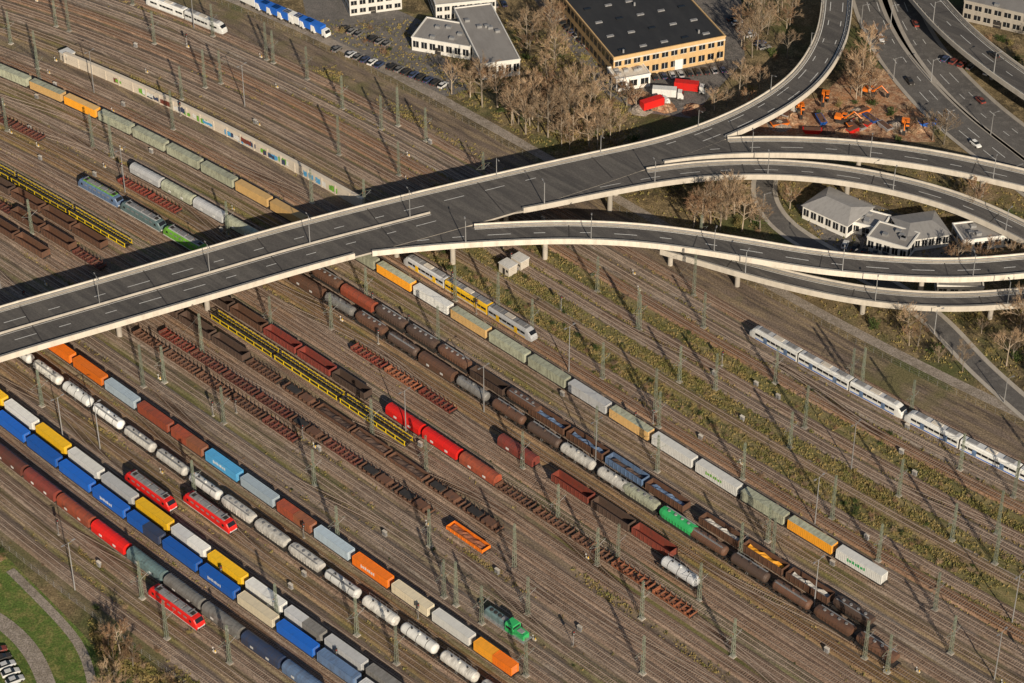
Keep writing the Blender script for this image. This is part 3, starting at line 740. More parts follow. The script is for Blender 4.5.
fence('boundary_fence',[pos(TR[0]-5,s) for s in np.arange(S0,S1,3)])
mb=MB(); mb.box(-2,2,-1.6,1.6,0,3.0,m_conc2); mb.box(-2.2,2.2,-1.8,1.8,3.0,3.2,m_white); mb.box(-.5,.4,-1.65,-1.58,0,2.1,m_dark); mb.box(.9,1.6,-1.65,-1.58,1.2,2.0,m_glass)
hut=mb.mesh('signal_hut')
for u,v in((68,60),(508,272),(520,266)):
    x,y=G(u,v); put('signal_hut',hut,(x,y,-.03),-.8)
mb=MB(); mb.box(-.6,.6,-.3,.3,0,1.3,m_grey); mb.box(-.66,.66,-.36,.36,1.3,1.38,m_conc2); mb.box(-.02,.02,-.32,-.3,.1,1.2,m_dark); mb.box(-.7,.7,-.4,.4,-.1,.08,m_conc); cab=mb.mesh('relay_cabinet')
mb=MB(); mb.cylz(0,0,.09,.07,0,4.2,m_galv); mb.box(-.12,.12,-.35,.35,3.6,5.0,m_dark); mb.cylx([(.12,.1),(.2,.1)],0,4.6,col('red'),8); mb.cylx([(.12,.1),(.2,.1)],0,4.0,col('white'),8); mb.box(-.3,.3,-.3,.3,-.1,.2,m_conc)
mb.beam((-.25,-.2,0),(-.25,-.2,4),.03,m_galv);mb.beam((-.25,.2,0),(-.25,.2,4),.03,m_galv); sig=mb.mesh('railway_signal')
mb=MB(); mb.box(-.5,.5,-.2,.2,0,.35,m_conc2); mb.cylz(.3,0,.12,.12,.35,.8,col('yellow')); mb.beam((-.3,0,.3),(-.5,0,1.1),.04,m_white); mb.cylz(-.5,0,.14,.14,1.05,1.25,m_white); psw=mb.mesh('switch_lever')
for _ in range(210):
    i=random.randrange(1,len(TR)-1); 
    if TR[i+1]-TR[i]<4.2: continue
    t0=(TR[i]+TR[i+1])/2; s=random.uniform(-250,180); x,y=pos(t0,s); q=random.random()
    me,nm=((cab,'relay_cabinet') if q<.4 else (sig,'railway_signal') if q<.6 else (psw,'switch_lever')); put(nm,me,(x,y,-.02),head(t0,s))

# ------------------------------------------------------------------ masts, lamps
def cat_mast(arms=2,h=12.0):
    mb=MB(); w=.36
    for sx in(-1,1):
        for sy in(-1,1): mb.beam((sx*w,sy*w,0),(sx*w*.5,sy*w*.5,h),.10,m_mast)
    n=11
    for i in range(n):
        z0=h*i/n;z1=h*(i+1)/n;a=w*(1-.5*i/n);b=w*(1-.5*(i+1)/n); f=1 if i%2 else -1
        for sg in(-1,1):
            mb.beam((f*a,sg*a,z0),(-f*b,sg*b,z1),.055,m_mast); mb.beam((sg*a,f*a,z0),(sg*b,-f*b,z1),.055,m_mast)
    for sg in ((-1,1) if arms==2 else (1,) if arms==1 else ()):
        mb.beam((0,0,7.8),(0,sg*2.9,7.0),.07,m_mast); mb.beam((0,0,5.9),(0,sg*2.6,6.9),.06,m_galv); mb.beam((0,sg*2.0,6.2),(0,sg*2.7,6.0),.04,m_galv)
        mb.cylz(0,sg*.55,.09,.09,7.3,7.7,col('rustor'))
    mb.box(-.7,.7,-.7,.7,-.1,.25,m_conc)
    return mb.mesh('catenary_mast')
def lamp_mast(h=12,arm=1.6,tw=True):
    mb=MB(); mb.cylz(0,0,.17,.10,0,h,m_galv,8); 
    for sg in ((-1,1) if tw else (1,)):
        mb.beam((0,0,h-.3),(0,sg*arm,h),.06,m_galv); mb.box(-.18,.18,min(sg*arm,sg*(arm+.8)),max(sg*arm,sg*(arm+.8)),h-.06,h+.1,m_grey)
    return mb.mesh('street_lamp')
M2m=cat_mast(2);M1m=cat_mast(1);MS=cat_mast(0,14.0);LM=lamp_mast();LS=lamp_mast(8,1.4,False); LY=lamp_mast(15,1.2,True)
def on_deck(x,y,m=2):
    for q in ROADS:
        if not q.elev: continue
        dd=np.hypot(q.P[:,0]-x,q.P[:,1]-y); i=int(np.argmin(dd))
        if dd[i]<q.w[i]+m: return True
    return False
def gap_near(t0):
    g=[(TR[i]+TR[i+1])/2 for i in range(len(TR)-1)]; return min(g,key=lambda q:abs(q-t0))
mp=[(42,78),(92,148),(152,45),(185,98),(218,85),(248,105),(308,205),(310,78),(362,215),(160,385),(50,402),(108,445),(190,500),(308,490),(335,545),
 (438,135),(485,185),(568,372),(608,375),(675,385),(718,388),(745,478),(790,448),(850,470),(946,545),(900,495),(735,655),(860,662),(893,668),(990,683),
 (637,678),(535,610),(480,625),(432,545),(365,440),(400,440),(230,235),(275,330),(330,330),(372,300),(457,300),(487,410),(540,330),(640,330),(700,330),(600,290),(660,470),(810,610),(740,560),(560,520),(590,570),(640,620),(440,600),(75,590),(165,640),(235,660),(140,600),(395,665),(20,360),(70,440),(280,620),(850,385),(905,420),(960,470),(780,380),(820,520),(1000,560),(935,610),(880,560),(1010,500),(20,40),(100,90),(60,25),(250,20),(340,110),(400,175),(30,235),(130,190),(10,130),(560,250),
 (655,430),(770,540),(700,600),(590,470),(520,470),(350,640),(230,420),(130,340),(955,650),(1015,620),(620,560),(520,680),(430,470),(700,250),(280,60),(190,30),(380,130)]
for i,(u,v) in enumerate(mp):
    s,t0=inv(*G(u,v)); 
    if t0<T0['FENCE']-1 and t0>TR[0]: t0=gap_near(t0)
    x,y=pos(t0,s)
    if on_deck(x,y): continue
    if i%6==5: put('yard_lamp',LY,(x,y,0),head(t0,s))
    else: put('catenary_mast',M2m if i%3 else M1m,(x,y,0),head(t0,s)+random.choice((0,math.pi)))
m_span=paint('span_cable',(.10,.10,.09),.6,.1)
def headspan(ta,tb,s):
    a=pos(ta,s);b=pos(tb,s)
    if on_deck(*a,3) or on_deck(*b,3): return
    for p_ in(a,b): put('catenary_mast',MS,(p_[0],p_[1],0),head(ta,s))
    mb=MB(); N=12
    def pt(f,z): return (a[0]+(b[0]-a[0])*f,a[1]+(b[1]-a[1])*f,z)
    for k in range(N):
        f=k/N;g=(k+1)/N; zf=lambda q:13.4-3.6*(1-(2*q-1)**2)
        mb.beam(pt(f,zf(f)),pt(g,zf(g)),.045,m_span,n=3); mb.beam(pt(f,7.9),pt(g,7.9),.035,m_span,n=3); mb.beam(pt(f,6.6),pt(g,6.6),.035,m_span,n=3)
        if k: mb.beam(pt(f,zf(f)),pt(f,6.0),.03,m_span,n=3)
    put('headspan_wires',mb.mesh('headspan_wires'))
def gi(k): return (TR[k]+TR[k+1])/2
kP=TR.index(min(TR,key=lambda t:abs(t-T0['P3']))); kL2=TR.index(min(TR,key=lambda t:abs(t-T0['L2']))); kR4=TR.index(min(TR,key=lambda t:abs(t-T0['R4'])))
for s in (-225,-165,-105,-40,20,80,140): headspan(gi(iI-5),gi(min(iI,len(TR)-2)),s)
for s in (-200,-140,0,60,120): headspan(gi(kR4),gi(kP),s-12)
for s in (-60,60): headspan(gi(kL2+1),gi(kL2+5),s+6)
mr=ROADS[0]
for i in range(3,len(mr.P)-3,10):
    wide=mr.w[i]>8 and mr.P[i,0]<MEDX
    put('street_lamp',LM if wide else LS,(mr.P[i,0]+(0 if wide else mr.n[i,0]*(mr.w[i]-.5)),mr.P[i,1]+(0 if wide else mr.n[i,1]*(mr.w[i]-.5)),mr.z[i]),math.atan2(mr.d[i,1],mr.d[i,0])+(0 if wide else math.pi),.8)
for q in ROADS[1:9]:
    for i in range(8,len(q.P)-3,11):
        if q.elev and inside(q,q.P[i,0]-q.n[i,0]*(q.w[i]-.5),q.P[i,1]-q.n[i,1]*(q.w[i]-.5),q.z[i]): continue
        o=q.w[i]-.5 if q.elev else q.w[i]+1
        put('street_lamp',LS,(q.P[i,0]-q.n[i,0]*o,q.P[i,1]-q.n[i,1]*o,q.z[i]),math.atan2(q.d[i,1],q.d[i,0]))
mw=paint('copper_wire',(.06,.05,.045),.6,.1)
for j in range(0,len(TR),1):
    if not(T0['P3']<TR[j] or TR[j]<T0['L2'] or j%3==0): continue
    cu=MB(); ss=np.arange(S0,S1,9.0)
    for a,b in zip(ss[:-1],ss[1:]):
        cu.beam((*pos(TR[j],a),6.0),(*pos(TR[j],b),6.0),.014,mw,n=3)
        sag=lambda s:7.3-.8*math.sin(math.pi*((s%54)/54))
        cu.beam((*pos(TR[j],a),sag(a)),(*pos(TR[j],b),sag(b)),.014,mw,n=3)
    put('overhead_wire',cu.mesh('overhead_wire'))

# ------------------------------------------------------------------ buildings
def bld(name,A,B,depth,h,wall,roof,floors=1,bays=8,kind='flat',extras=None):
    ax,ay=G(*A);bx,by=G(*B); L=math.hypot(bx-ax,by-ay); rz=math.atan2(by-ay,bx-ax)
    mb=MB(); mb.box(0,L,0,depth,-.1,h,wall)
    if kind=='flat':
        for q in((-.15,L+.15,-.15,.25),(-.15,L+.15,depth-.25,depth+.15)): mb.box(*q,h,h+.5,wall)
        for q in((-.15,.25,.25,depth-.25),(L-.25,L+.15,.25,depth-.25)): mb.box(*q,h,h+.5,wall)
        mb.box(.26,L-.26,.26,depth-.26,h+.01,h+.15,roof)
    else:
        mb.add([(-.5,-.5,h),(L+.5,-.5,h),(L+.5,depth+.5,h),(-.5,depth+.5,h),(-.5+depth*.3,depth/2,h+kind),(L+.5-depth*.3,depth/2,h+kind)],[(0,1,5,4),(1,2,5),(2,3,4,5),(3,0,4),(0,3,2,1)],roof)
    fh=h/floors
    for f in range(floors):
        z0=f*fh+fh*.3;z1=f*fh+fh*.8
        for i in range(bays):
            x=L*(i+.5)/bays; w=L/bays*.34
            mb.box(x-w,x+w,-.06,.02,z0,z1,m_glass); mb.box(x-w-.1,x+w+.1,-.14,-.062,z0-.12,z0,m_conc2); mb.box(x-.05,x+.05,-.1,-.062,z0,z1,m_white)
        nb=max(2,int(depth/(L/bays)))
        for i in range(nb):
            y=depth*(i+.5)/nb; w=depth/nb*.34
            for xs in((-.06,.02),(L-.02,L+.06)): mb.box(xs[0],xs[1],y-w,y+w,z0,z1,m_glass)
    if extras: extras(mb,L,depth,h)
    put(name,mb.mesh(name),(ax,ay,0),rz)
m_brick=paint('tan_brick',(.60,.40,.19),.85,.25,dirtcol=(.34,.22,.12))
m_bitumen=paint('black_bitumen_roof',(.022,.023,.026),.8,.25,dirtcol=(.06,.06,.06),sc=.15)
m_gravelroof=paint('gravel_roof',(.30,.285,.27),.9,.4,dirtcol=(.17,.155,.145),sc=.15)
m_render=paint('white_render',(.78,.76,.71),.8,.2,dirtcol=(.48,.44,.39))
m_tile=paint('grey_tile_roof',(.32,.31,.30),.8,.3,dirtcol=(.17,.16,.15))
def fex(mb,L,d,h):
    for i in range(5):
        for j in range(9):
            x=L*(i+.6)/5.3;y=d*(j+.4)/9.2; mb.box(x-1.2,x+1.2,y-.5,y+.5,h+.15,h+.55,m_grey if (i+j)%3 else m_glass)
    for k in range(7): 
        x=random.uniform(2,L-3);y=random.uniform(2,d-3); mb.cylz(x,y,.35,.3,h+.1,h+1.3,m_galv,8)
    mb.box(L*.1,L*.18,-.2,.02,0,3.6,m_grey); mb.box(L*.55,L*.62,-.2,.02,0,3.6,m_white)
    mb.box(0,L,-.18,-.02,h*.86,h*.92,m_conc2)
bld('factory_building',(613,82),(724,60),88,8.5,m_brick,m_bitumen,2,12,'flat',fex)
def small_ex(mb,L,d,h):
    for k in range(5):
        x=random.uniform(1.5,L-2);y=random.uniform(1.5,d-2); mb.box(x-.8,x+.8,y-.6,y+.6,h+.15,h+.95,m_galv)
    mb.box(L*.4,L*.5,-.12,.01,0,2.4,m_dark)
bld('factory_annex',(616,92),(650,86),8,4.2,m_render,m_conc2,1,3,'flat',small_ex)
bld('warehouse',(412,50),(470,60),14,4.5,m_render,m_gravelroof,1,7,'flat',small_ex)
bld('warehouse_hall',(482,80),(520,75),38,5.5,m_render,m_gravelroof,1,5,'flat',small_ex)
bld('office_building',(436,22),(496,16),22,6,m_render,m_conc2,2,8,'flat',small_ex)
bld('office_building',(350,16),(402,9),20,6,m_render,m_gravelroof,2,6,'flat',small_ex)
bld('white_villa',(802,218),(846,238),13,4.4,m_render,m_tile,1,6,1.6)
bld('white_villa',(866,250),(906,262),9,4.4,m_render,m_gravelroof,1,5,'flat',small_ex)
bld('white_villa',(906,252),(948,246),12,4.2,m_render,m_tile,1,6,1.4)
bld('garage_building',(850,232),(880,240),8,3.4,m_render,m_gravelroof,1,3,'flat',small_ex)
bld('white_villa',(936,298),(982,300),8,4,m_render,m_gravelroof,1,4,'flat',small_ex)
bld('garage_building',(962,252),(1012,246),9,3.6,m_render,m_gravelroof,1,5,'flat',small_ex)
bld('corner_building',(962,20),(1040,38),40,7,m_conc,m_gravelroof,2,8,'flat',small_ex)

# ------------------------------------------------------------------ road vehicles
def car_mesh(c):
    mb=MB(); C=col(c) if c!='black' else m_dark
    def ring(x,w,z0,z1): return (x,[(-w,z0),(-w,z1-.12),(-w+.1,z1),(w-.1,z1),(w,z1-.12),(w,z0)])
    mb.prof([ring(-2.15,.78,.4,.78),ring(-1.9,.86,.3,.92),ring(-.9,.88,.25,.95),ring(.9,.88,.25,.95),ring(1.8,.84,.3,.8),ring(2.15,.74,.4,.68)],C)
    def r2(x,w,z): return (x,[(-w-.08,.9),(-w,z),(w,z),(w+.08,.9)])
    mb.prof([r2(-1.95,.66,.95),r2(-1.35,.62,1.38),r2(.15,.62,1.42),r2(1.0,.68,.95)],m_glass)
    mb.box(-1.3,.15,-.6,.6,1.40,1.45,C)
    for x in(-1.3,1.35):
        for y in(-.84,.84): mb.cyly(x,.32,.32,y-.1,y+.1,m_dark,12)
    for y in(-.7,.5): mb.box(2.08,2.17,y,y+.2,.55,.68,m_white); mb.box(-2.18,-2.1,y,y+.2,.62,.76,col('red'))
    return mb.mesh('parked_car')
CARC=['white','silver','black','claret','grey','navy','navy','silver','black','grey','black']
def cars(u,v,n,dirdeg,gap,rot=90,z=-.02):
    x,y=G(u,v); a=math.radians(dirdeg)
    for i in range(n):
        if random.random()<.2: continue
        c=random.choice(CARC); me=cached(('car',c),lambda:car_mesh(c))
        put('parked_car',me,(x+math.cos(a)*gap*i,y+math.sin(a)*gap*i,z),a+math.radians(rot)+random.uniform(-.05,.05))
def truck_mesh(c,cab='white'):
    mb=MB(); C=col(c)
    mb.box(-5,2.6,-1.25,1.25,1.1,3.7,C); mb.box(-5,4.8,-.5,.5,.6,1.05,m_dark)
    for i in range(8): mb.box(-4.9+i*.95,-4.8+i*.95,-1.28,1.28,1.15,3.72,C)
    mb.prof([(3.0,[(-1.2,.6),(-1.2,2.9),(1.2,2.9),(1.2,.6)]),(4.3,[(-1.2,.6),(-1.2,2.8),(1.2,2.8),(1.2,.6)]),(4.9,[(-1.18,.6),(-1.15,1.7),(1.15,1.7),(1.18,.6)])],col(cab))
    mb.hull8([(4.75,-1.05,1.8),(4.92,-1.05,1.8),(4.92,1.05,1.8),(4.75,1.05,1.8)],[(4.25,-1.0,2.72),(4.42,-1.0,2.72),(4.42,1.0,2.72),(4.25,1.0,2.72)],m_glass)
    for x in(-3.8,-2.6,3.8):
        for y in(-1.05,1.05): mb.cyly(x,.5,.5,y-.15,y+.15,m_dark,12)
    return mb.mesh('box_truck')
TB=truck_mesh('blue');TW=truck_mesh('white');TRd=truck_mesh('red')
for i in range(7):
    x,y=G(252+i*11,6+i*4.5); put('box_truck',TB if i%4 else TW,(x,y,-.04),-.75+random.uniform(-.06,.06))
cars(330,48,9,-35,2.9);cars(345,30,7,-35,2.9);cars(392,68,8,-35,2.9);cars(470,8,5,10,2.9)
for u,v in((668,98),(690,92),(655,108)):
    x,y=G(u,v); put('box_truck',random.choice((TW,TRd,TB)),(x,y,-.03),random.uniform(-.4,.6))
cars(655,78,9,12,2.8);cars(733,20,9,-65,3.0);cars(880,267,8,-3,3);cars(955,262,6,5,3);cars(845,246,5,-20,3);cars(812,208,4,15,3);cars(-2,652,5,-60,2.8);cars(945,60,7,-35,3)
cars(560,20,9,-62,3.2)
for q,idx,o in((ROADS[6],[12,22,31,44],-2.2),(ROADS[7],[8,19,35,50],2.0),(ROADS[5],[9,27],2.2),(ROADS[8],[20],-1.2)):
    for i in idx:
        if i<len(q.P):
            c=random.choice(CARC); me=cached(('car',c),lambda:car_mesh(c))
            put('parked_car',me,(q.P[i,0]+q.n[i,0]*o,q.P[i,1]+q.n[i,1]*o,q.z[i]+.01),math.atan2(q.d[i,1],q.d[i,0])+(0 if o<0 else math.pi))
def exc_mesh():
    mb=MB(); O=col('orange')
    for y in(-1.2,.7): mb.prof([(-1.9,[(y,.3),(y,.7),(y+.5,.7),(y+.5,.3)]),(-1.5,[(y,0),(y,.95),(y+.5,.95),(y+.5,0)]),(1.5,[(y,0),(y,.95),(y+.5,.95),(y+.5,0)]),(1.9,[(y,.3),(y,.7),(y+.5,.7),(y+.5,.3)])],m_dark)
    mb.box(-2.2,1.4,-1.2,1.2,1.05,1.4,m_dark); mb.box(-2.3,-.2,-1.2,1.2,1.4,2.4,O); mb.box(-.2,1.3,.2,1.2,1.4,2.9,O); mb.box(-.05,1.34,.17,1.23,2.0,2.7,m_glass)
    mb.beam((.6,-.3,1.6),(3.6,-.3,4.6),.3,O);mb.beam((3.6,-.3,4.6),(6.0,-.3,2.6),.24,O); mb.beam((.8,-.3,2.4),(2.4,-.3,3.6),.1,m_galv)
    mb.hull8([(5.4,-.8,1.2),(6.2,-.8,1.0),(6.2,.2,1.0),(5.4,.2,1.2)],[(5.6,-.8,2.4),(6.4,-.8,2.1),(6.4,.2,2.1),(5.6,.2,2.4)],m_dark)
    return mb.mesh('excavator')
EX=exc_mesh()
for u,v in((800,112),(842,122),(870,95),(905,128),(825,100)):
    x,y=G(u,v); put('excavator',EX,(x,y,0),random.uniform(0,6.28))
def heap(c,r,h,seed):
    rr=random.Random(seed); mb=MB(); n=14;m=6; vs=[(0,0,h)];fs=[]
    for k in range(1,m+1):
        for i in range(n):
            a=2*math.pi*i/n; q=r*k/m*(1+rr.uniform(-.15,.15)); vs.append((q*math.cos(a),q*math.sin(a),max(-.1,h*(1-k/m)**1.2+rr.uniform(-.15,.25)*h*.5*(k<m))-(.1 if k==m else 0)))
    for i in range(n): fs.append((0,1+i,1+(i+1)%n))
    for k in range(m-1):
        for i in range(n): a=1+k*n+i;b=1+k*n+(i+1)%n; fs.append((a,a+n,b+n,b))
    mb.add(vs,fs,c); return mb.mesh('spoil_heap')
hs=[heap(m_earth,5,2.2,1),heap(m_earth,3.5,1.6,2),heap(m_gravel,4,2,3),heap(m_rust,3,1.5,4)]
for i in range(18):
    u,v=random.choice([(random.uniform(775,920),random.uniform(104,134)),(random.uniform(640,700),random.uniform(96,112))]); x,y=G(u,v); put('spoil_heap',random.choice(hs),(x,y,-.02),random.uniform(0,6))
for i in range(12):
    x,y=G(random.uniform(775,930),random.uniform(108,136))
    me=cached(('skip',i%4),lambda:(lambda b:(b.hull8([(-2,-.9,0),(2,-.9,0),(2,.9,0),(-2,.9,0)],[(-3,-1.1,1.4),(3,-1.1,1.4),(3,1.1,1.4),(-3,1.1,1.4)],col(['orange','red','silver','blue'][i%4])),b.box(-2.6,2.6,-.9,.9,1.401,1.5,m_rust),b.mesh('skip_container'))[-1])(MB()))
    put('skip_container',me,(x,y,0),random.uniform(0,3.1))

# ------------------------------------------------------------------ vegetation
def veg_mat(name,c,c2):
    m,nt,b=new_mat(name); oi=node(nt,'ShaderNodeObjectInfo'); geo=node(nt,'ShaderNodeNewGeometry')
    f=noise(nt,geo.outputs['Position'],.35,2)
    c1=mixc(nt,ramp(nt,f,.35,.65),c,c2)
    c3=mixc(nt,1.0,c1,mixc(nt,oi.outputs['Random'],(.65,.65,.65),(1.35,1.28,1.2)),'MULTIPLY')
    nt.links.new(c3,b.inputs['Base Color']); b.inputs['Roughness'].default_value=.9; b.inputs['Specular IOR Level'].default_value=.15
    return m
m_bark=veg_mat('bark',(.24,.20,.155),(.38,.33,.27)); m_twig=veg_mat('twigs',(.30,.21,.135),(.42,.32,.22)); m_twig2=veg_mat('red_twigs',(.20,.12,.075),(.29,.195,.12))
m_drygrass=veg_mat('dry_grass_blades',(.36,.27,.12),(.18,.18,.06)); m_ever=veg_mat('evergreen_leaves',(.045,.07,.022),(.08,.11,.035))
def tree_mesh(seed,h,twig,spread=1.0,name='bare_tree'):
    rr=random.Random(seed); mb=MB(); trunk_h=h*.25
    def seg(p,q,r0,r1,mat,n): mb.beam(p,q,r0,mat,r1,n)
    def rv(): 
        return Vector((rr.gauss(0,1),rr.gauss(0,1),rr.gauss(0,1))).normalized()
    lean=Vector((rr.uniform(-.06,.06),rr.uniform(-.06,.06),1))
    p0=Vector((0,0,-.1)); seg(p0,lean*trunk_h,.32,.26,m_bark,6)
    tip=Vector((lean.x*h,lean.y*h,h*.95)); seg(lean*trunk_h,tip,.26,.05,m_bark,4)
    tris=[]
    def twigs(a,b,n,ln):
        for _ in range(n):
            c=a.lerp(b,rr.uniform(.1,1)); d=((b-a).normalized()*.9+rv()*.7+Vector((0,0,.4))).normalized()*ln*rr.uniform(.5,1.2)
            side=d.cross(rv()).normalized()*.034; tris.append((c-side,c+side,c+d))
    for i in range(10):
        f=rr.uniform(.0,.75); st=(lean*trunk_h).lerp(tip,f); az=i*2.4+rr.uniform(-.4,.4); el=rr.uniform(.45,1.05)
        L=h*.42*(1-f*.55)*spread*rr.uniform(.8,1.15); d=Vector((math.cos(az)*math.cos(el),math.sin(az)*math.cos(el),math.sin(el)))
        e=st+d*L; seg(st,e,.15*(1-f*.5),.05,m_bark,3); twigs(st.lerp(e,.5),e,8,h*.1)
        for j in range(5):
            s2=st.lerp(e,rr.uniform(.3,.95)); d2=(d+rv()*.6+Vector((0,0,.3))).normalized(); e2=s2+d2*L*rr.uniform(.35,.6)
            seg(s2,e2,.06,.025,m_bark,3); twigs(s2,e2,10,h*.1)
            for k in range(2):
                s3=s2.lerp(e2,rr.uniform(.4,1)); e3=s3+(d2+rv()*.7).normalized()*L*.28; seg(s3,e3,.03,.015,twig,3); twigs(s3,e3,8,h*.08)
    vs=[];fs=[]
    for t in tris:
        o=len(vs); vs+=list(t); fs.append((o,o+1,o+2))
    mb.add(vs,fs,twig); return mb.mesh(name)
TREES=[tree_mesh(i,h,tw,sp) for i,(h,tw,sp) in enumerate([(12,m_twig,1),(10,m_twig,1.15),(14,m_twig,.8),(9,m_twig2,1.2),(11,m_twig2,1),(13,m_twig,1.0)])]
def shrub_mesh(seed,mat,name='shrub'):
    rr=random.Random(seed); mb=MB(); vs=[];fs=[]
    for i in range(12):
        az=rr.uniform(0,6.28); el=rr.uniform(.5,1.4); L=rr.uniform(1.2,2.4); d=Vector((math.cos(az)*math.cos(el),math.sin(az)*math.cos(el),math.sin(el))); e=d*L
        mb.beam((0,0,-.05),e,.03,m_bark,.01,3)
        for _ in range(30):
            c=e*rr.uniform(.25,1.05)+Vector((rr.gauss(0,.25),rr.gauss(0,.25),rr.gauss(0,.18))); dd=(d+Vector((rr.gauss(0,.7),rr.gauss(0,.7),rr.gauss(0,.5)))).normalized()*rr.uniform(.3,.7)
            s=dd.cross(Vector((rr.gauss(0,1),rr.gauss(0,1),rr.gauss(0,1)))).normalized()*(.04 if mat is not m_ever else .09); o=len(vs); vs+=[c-s,c+s,c+dd]; fs.append((o,o+1,o+2))
    mb.add(vs,fs,mat); return mb.mesh(name)
SH=[shrub_mesh(1,m_twig),shrub_mesh(2,m_twig2),shrub_mesh(3,m_drygrass),shrub_mesh(4,m_ever)]
def free(x,y,m=1.0):
    for q in ROADS:
        dd=np.hypot(q.P[:,0]-x,q.P[:,1]-y); i=int(np.argmin(dd))
        if dd[i]<q.w[i]+m+1.5: return False
    return True
BL=[(600,735,0,98),(400,525,0,84),(345,405,0,20),(798,955,205,268),(955,1016,230,268),(930,990,285,305)]
def scatter(n,box,kind,scr,poly=None):
    for _ in range(n):
        u=random.uniform(box[0],box[1]); v=random.uniform(box[2],box[3]); x,y=G(u,v); s,t0=inv(x,y)
        if TR[0]-6<t0<T0['FENCE']+8: continue
        if not free(x,y): continue
        if any(a<u<b and c<v<d for a,b,c,d in BL): continue
        me=random.choice(kind); nm='bare_tree' if kind is TREES else 'shrub'
        put(nm,me,(x,y,-.05),random.uniform(0,6.28),random.uniform(*scr))
scatter(32,(425,560,85,150),TREES,(.85,1.35)); scatter(16,(440,600,88,150),TREES,(.8,1.2))
scatter(12,(500,560,20,110),TREES,(.9,1.3)); scatter(26,(560,640,95,150),TREES,(.6,1.0))
scatter(22,(640,745,190,232),TREES,(.9,1.3)); scatter(20,(735,800,-10,75),TREES,(.8,1.2)); scatter(24,(845,925,50,110),TREES,(.8,1.2))
scatter(28,(925,1060,60,150),TREES,(.6,1.0)); scatter(22,(740,900,185,235),TREES,(.6,1.0)); scatter(30,(955,1060,190,290),TREES,(.6,1.05))
scatter(56,(790,1060,310,440),TREES,(.45,.9)); scatter(38,(930,1060,310,440),TREES,(.6,1.1)); scatter(16,(100,190,600,720),TREES,(.5,.95)); scatter(7,(0,60,530,590),TREES,(.5,.8)); 
scatter(14,(480,560,-10,60),TREES,(.7,1.1)); scatter(12,(848,870,-20,70),TREES,(.5,.9));scatter(10,(700,760,80,120),TREES,(.6,1))
scatter(22,(590,760,270,330),TREES,(.4,.8))
scatter(80,(100,200,590,720),SH,(.5,1.3)); scatter(24,(-20,60,510,590),SH,(.5,1.0)); scatter(320,(560,1060,170,440),SH,(.5,1.5)); scatter(170,(300,640,20,190),SH,(.5,1.3)); scatter(170,(740,1060,40,150),SH,(.5,1.3))
def in_strip(ta,tb,s0,s1,n,kind=SH,scr=(.25,.7)):
    for _ in range(n):
        s=random.uniform(s0,s1); t0=random.uniform(ta,tb); x,y=pos(t0,s)
        if min(abs(t0-t) for i,t in enumerate(TR) if i not in SHORT)<1.9: continue
        put('shrub',random.choice(kind),(x,y,-.03),random.uniform(0,6),random.uniform(*scr))
in_strip(T0['P3']+2,T0['WALL']+3,-60,150,280); in_strip(T0['ICE']-32,T0['ICE']-6,-50,170,260,scr=(.2,.55)); in_strip(TR[0]-5,TR[0]+8,-120,100,110)
in_strip(T0['L2']+3,T0['M1']-3,-60,120,160,scr=(.15,.4)); in_strip(T0['R1']+3,T0['R2']-3,0,180,90,scr=(.15,.4))
def tufts(n,sampler,name,k=4):
    vs=[];fs=[]
    for _ in range(n):
        q=sampler()
        if q is None: continue
        x,y=q
        for _k in range(k):
            a=random.uniform(0,3.14); w=random.uniform(.12,.38); h=random.uniform(.2,.6); ox=random.uniform(-.5,.5);oy=random.uniform(-.5,.5); lx=random.uniform(-.3,.3);ly=random.uniform(-.3,.3)
            o=len(vs); c=math.cos(a)*w;s_=math.sin(a)*w; vs+=[(x+ox-c,y+oy-s_,-.03),(x+ox+c,y+oy+s_,-.03),(x+ox+lx,y+oy+ly,h)]; fs.append((o,o+1,o+2))
    me=bpy.data.meshes.new(name); me.from_pydata(vs,[],fs); me.materials.append(m_drygrass); put(name,me)
cl=[(random.uniform(-240,190),random.uniform(TR[0]-4,T0['FENCE']),random.uniform(6,35)) for _ in range(130)]
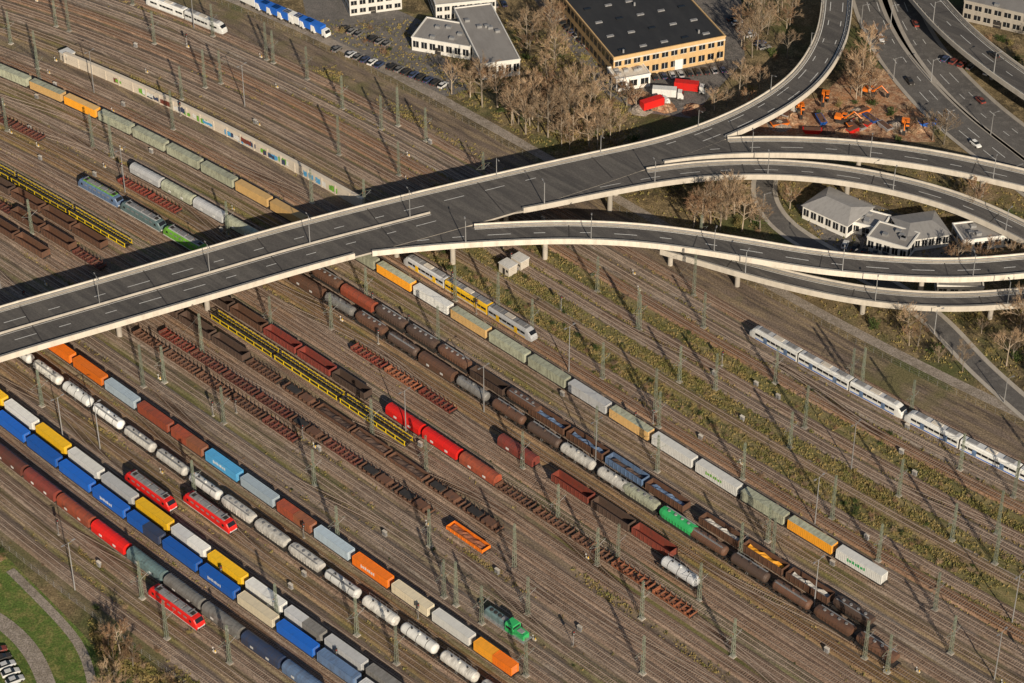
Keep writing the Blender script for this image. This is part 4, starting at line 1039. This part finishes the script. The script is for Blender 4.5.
cl+=[(random.uniform(-40,160),random.uniform(T0['P3'],T0['ICE']-8),random.uniform(10,40)) for _ in range(90)]
def samp_yard():
    c=random.choice(cl); s=c[0]+random.gauss(0,c[2]*.5); t0=c[1]+random.gauss(0,1.6)
    if min(abs(t0-t) for i,t in enumerate(TR) if not(i in SHORT and s>SHORT[i]))<1.45: return None
    return pos(t0,s)
tufts(26000,samp_yard,'dry_grass')
def samp_out():
    u,v=random.choice([(random.uniform(560,1060),random.uniform(170,460)),(random.uniform(300,640),random.uniform(20,190)),(random.uniform(90,200),random.uniform(560,700))]); x,y=G(u,v); s,t0=inv(x,y)
    if TR[0]-6<t0<T0['FENCE']+7 : return None
    for q in ROADS:
        if q.elev: continue
        if np.min(np.hypot(q.P[:,0]-x,q.P[:,1]-y))<q.w[0]+1.9: return None
    return x,y
tufts(16000,samp_out,'dry_grass')

# ------------------------------------------------------------------ light, sky, camera
sd=Vector((.28,-.96,0)).normalized(); EL=math.radians(24)
sun=bpy.data.lights.new('sun','SUN'); sun.energy=5.0; sun.angle=math.radians(.5); sun.color=(1,.87,.69)
so=bpy.data.objects.new('sun',sun); COL.objects.link(so)
dv=Vector((sd.x*math.cos(EL),sd.y*math.cos(EL),math.sin(EL))); so.rotation_euler=dv.to_track_quat('Z','Y').to_euler()
w=bpy.data.worlds.new('World'); bpy.context.scene.world=w; w.use_nodes=True; nt=w.node_tree
bg=nt.nodes['Background']; sk=nt.nodes.new('ShaderNodeTexSky'); sk.sky_type='NISHITA'; sk.sun_disc=False; sk.sun_elevation=EL; sk.sun_rotation=math.atan2(sd.x,sd.y)
nt.links.new(sk.outputs[0],bg.inputs[0]); bg.inputs[1].default_value=.055
cam=bpy.data.cameras.new('camera'); cam.sensor_width=36; cam.lens=FOC*36/1024; cam.clip_start=1; cam.clip_end=12000
co=bpy.data.objects.new('camera',cam); COL.objects.link(co); co.location=(0,CY,CH); co.rotation_euler=(math.pi/2-PITCH,0,0)
sc=bpy.context.scene; sc.camera=co; sc.view_settings.view_transform='Standard'; sc.view_settings.look='None'; sc.view_settings.exposure=0
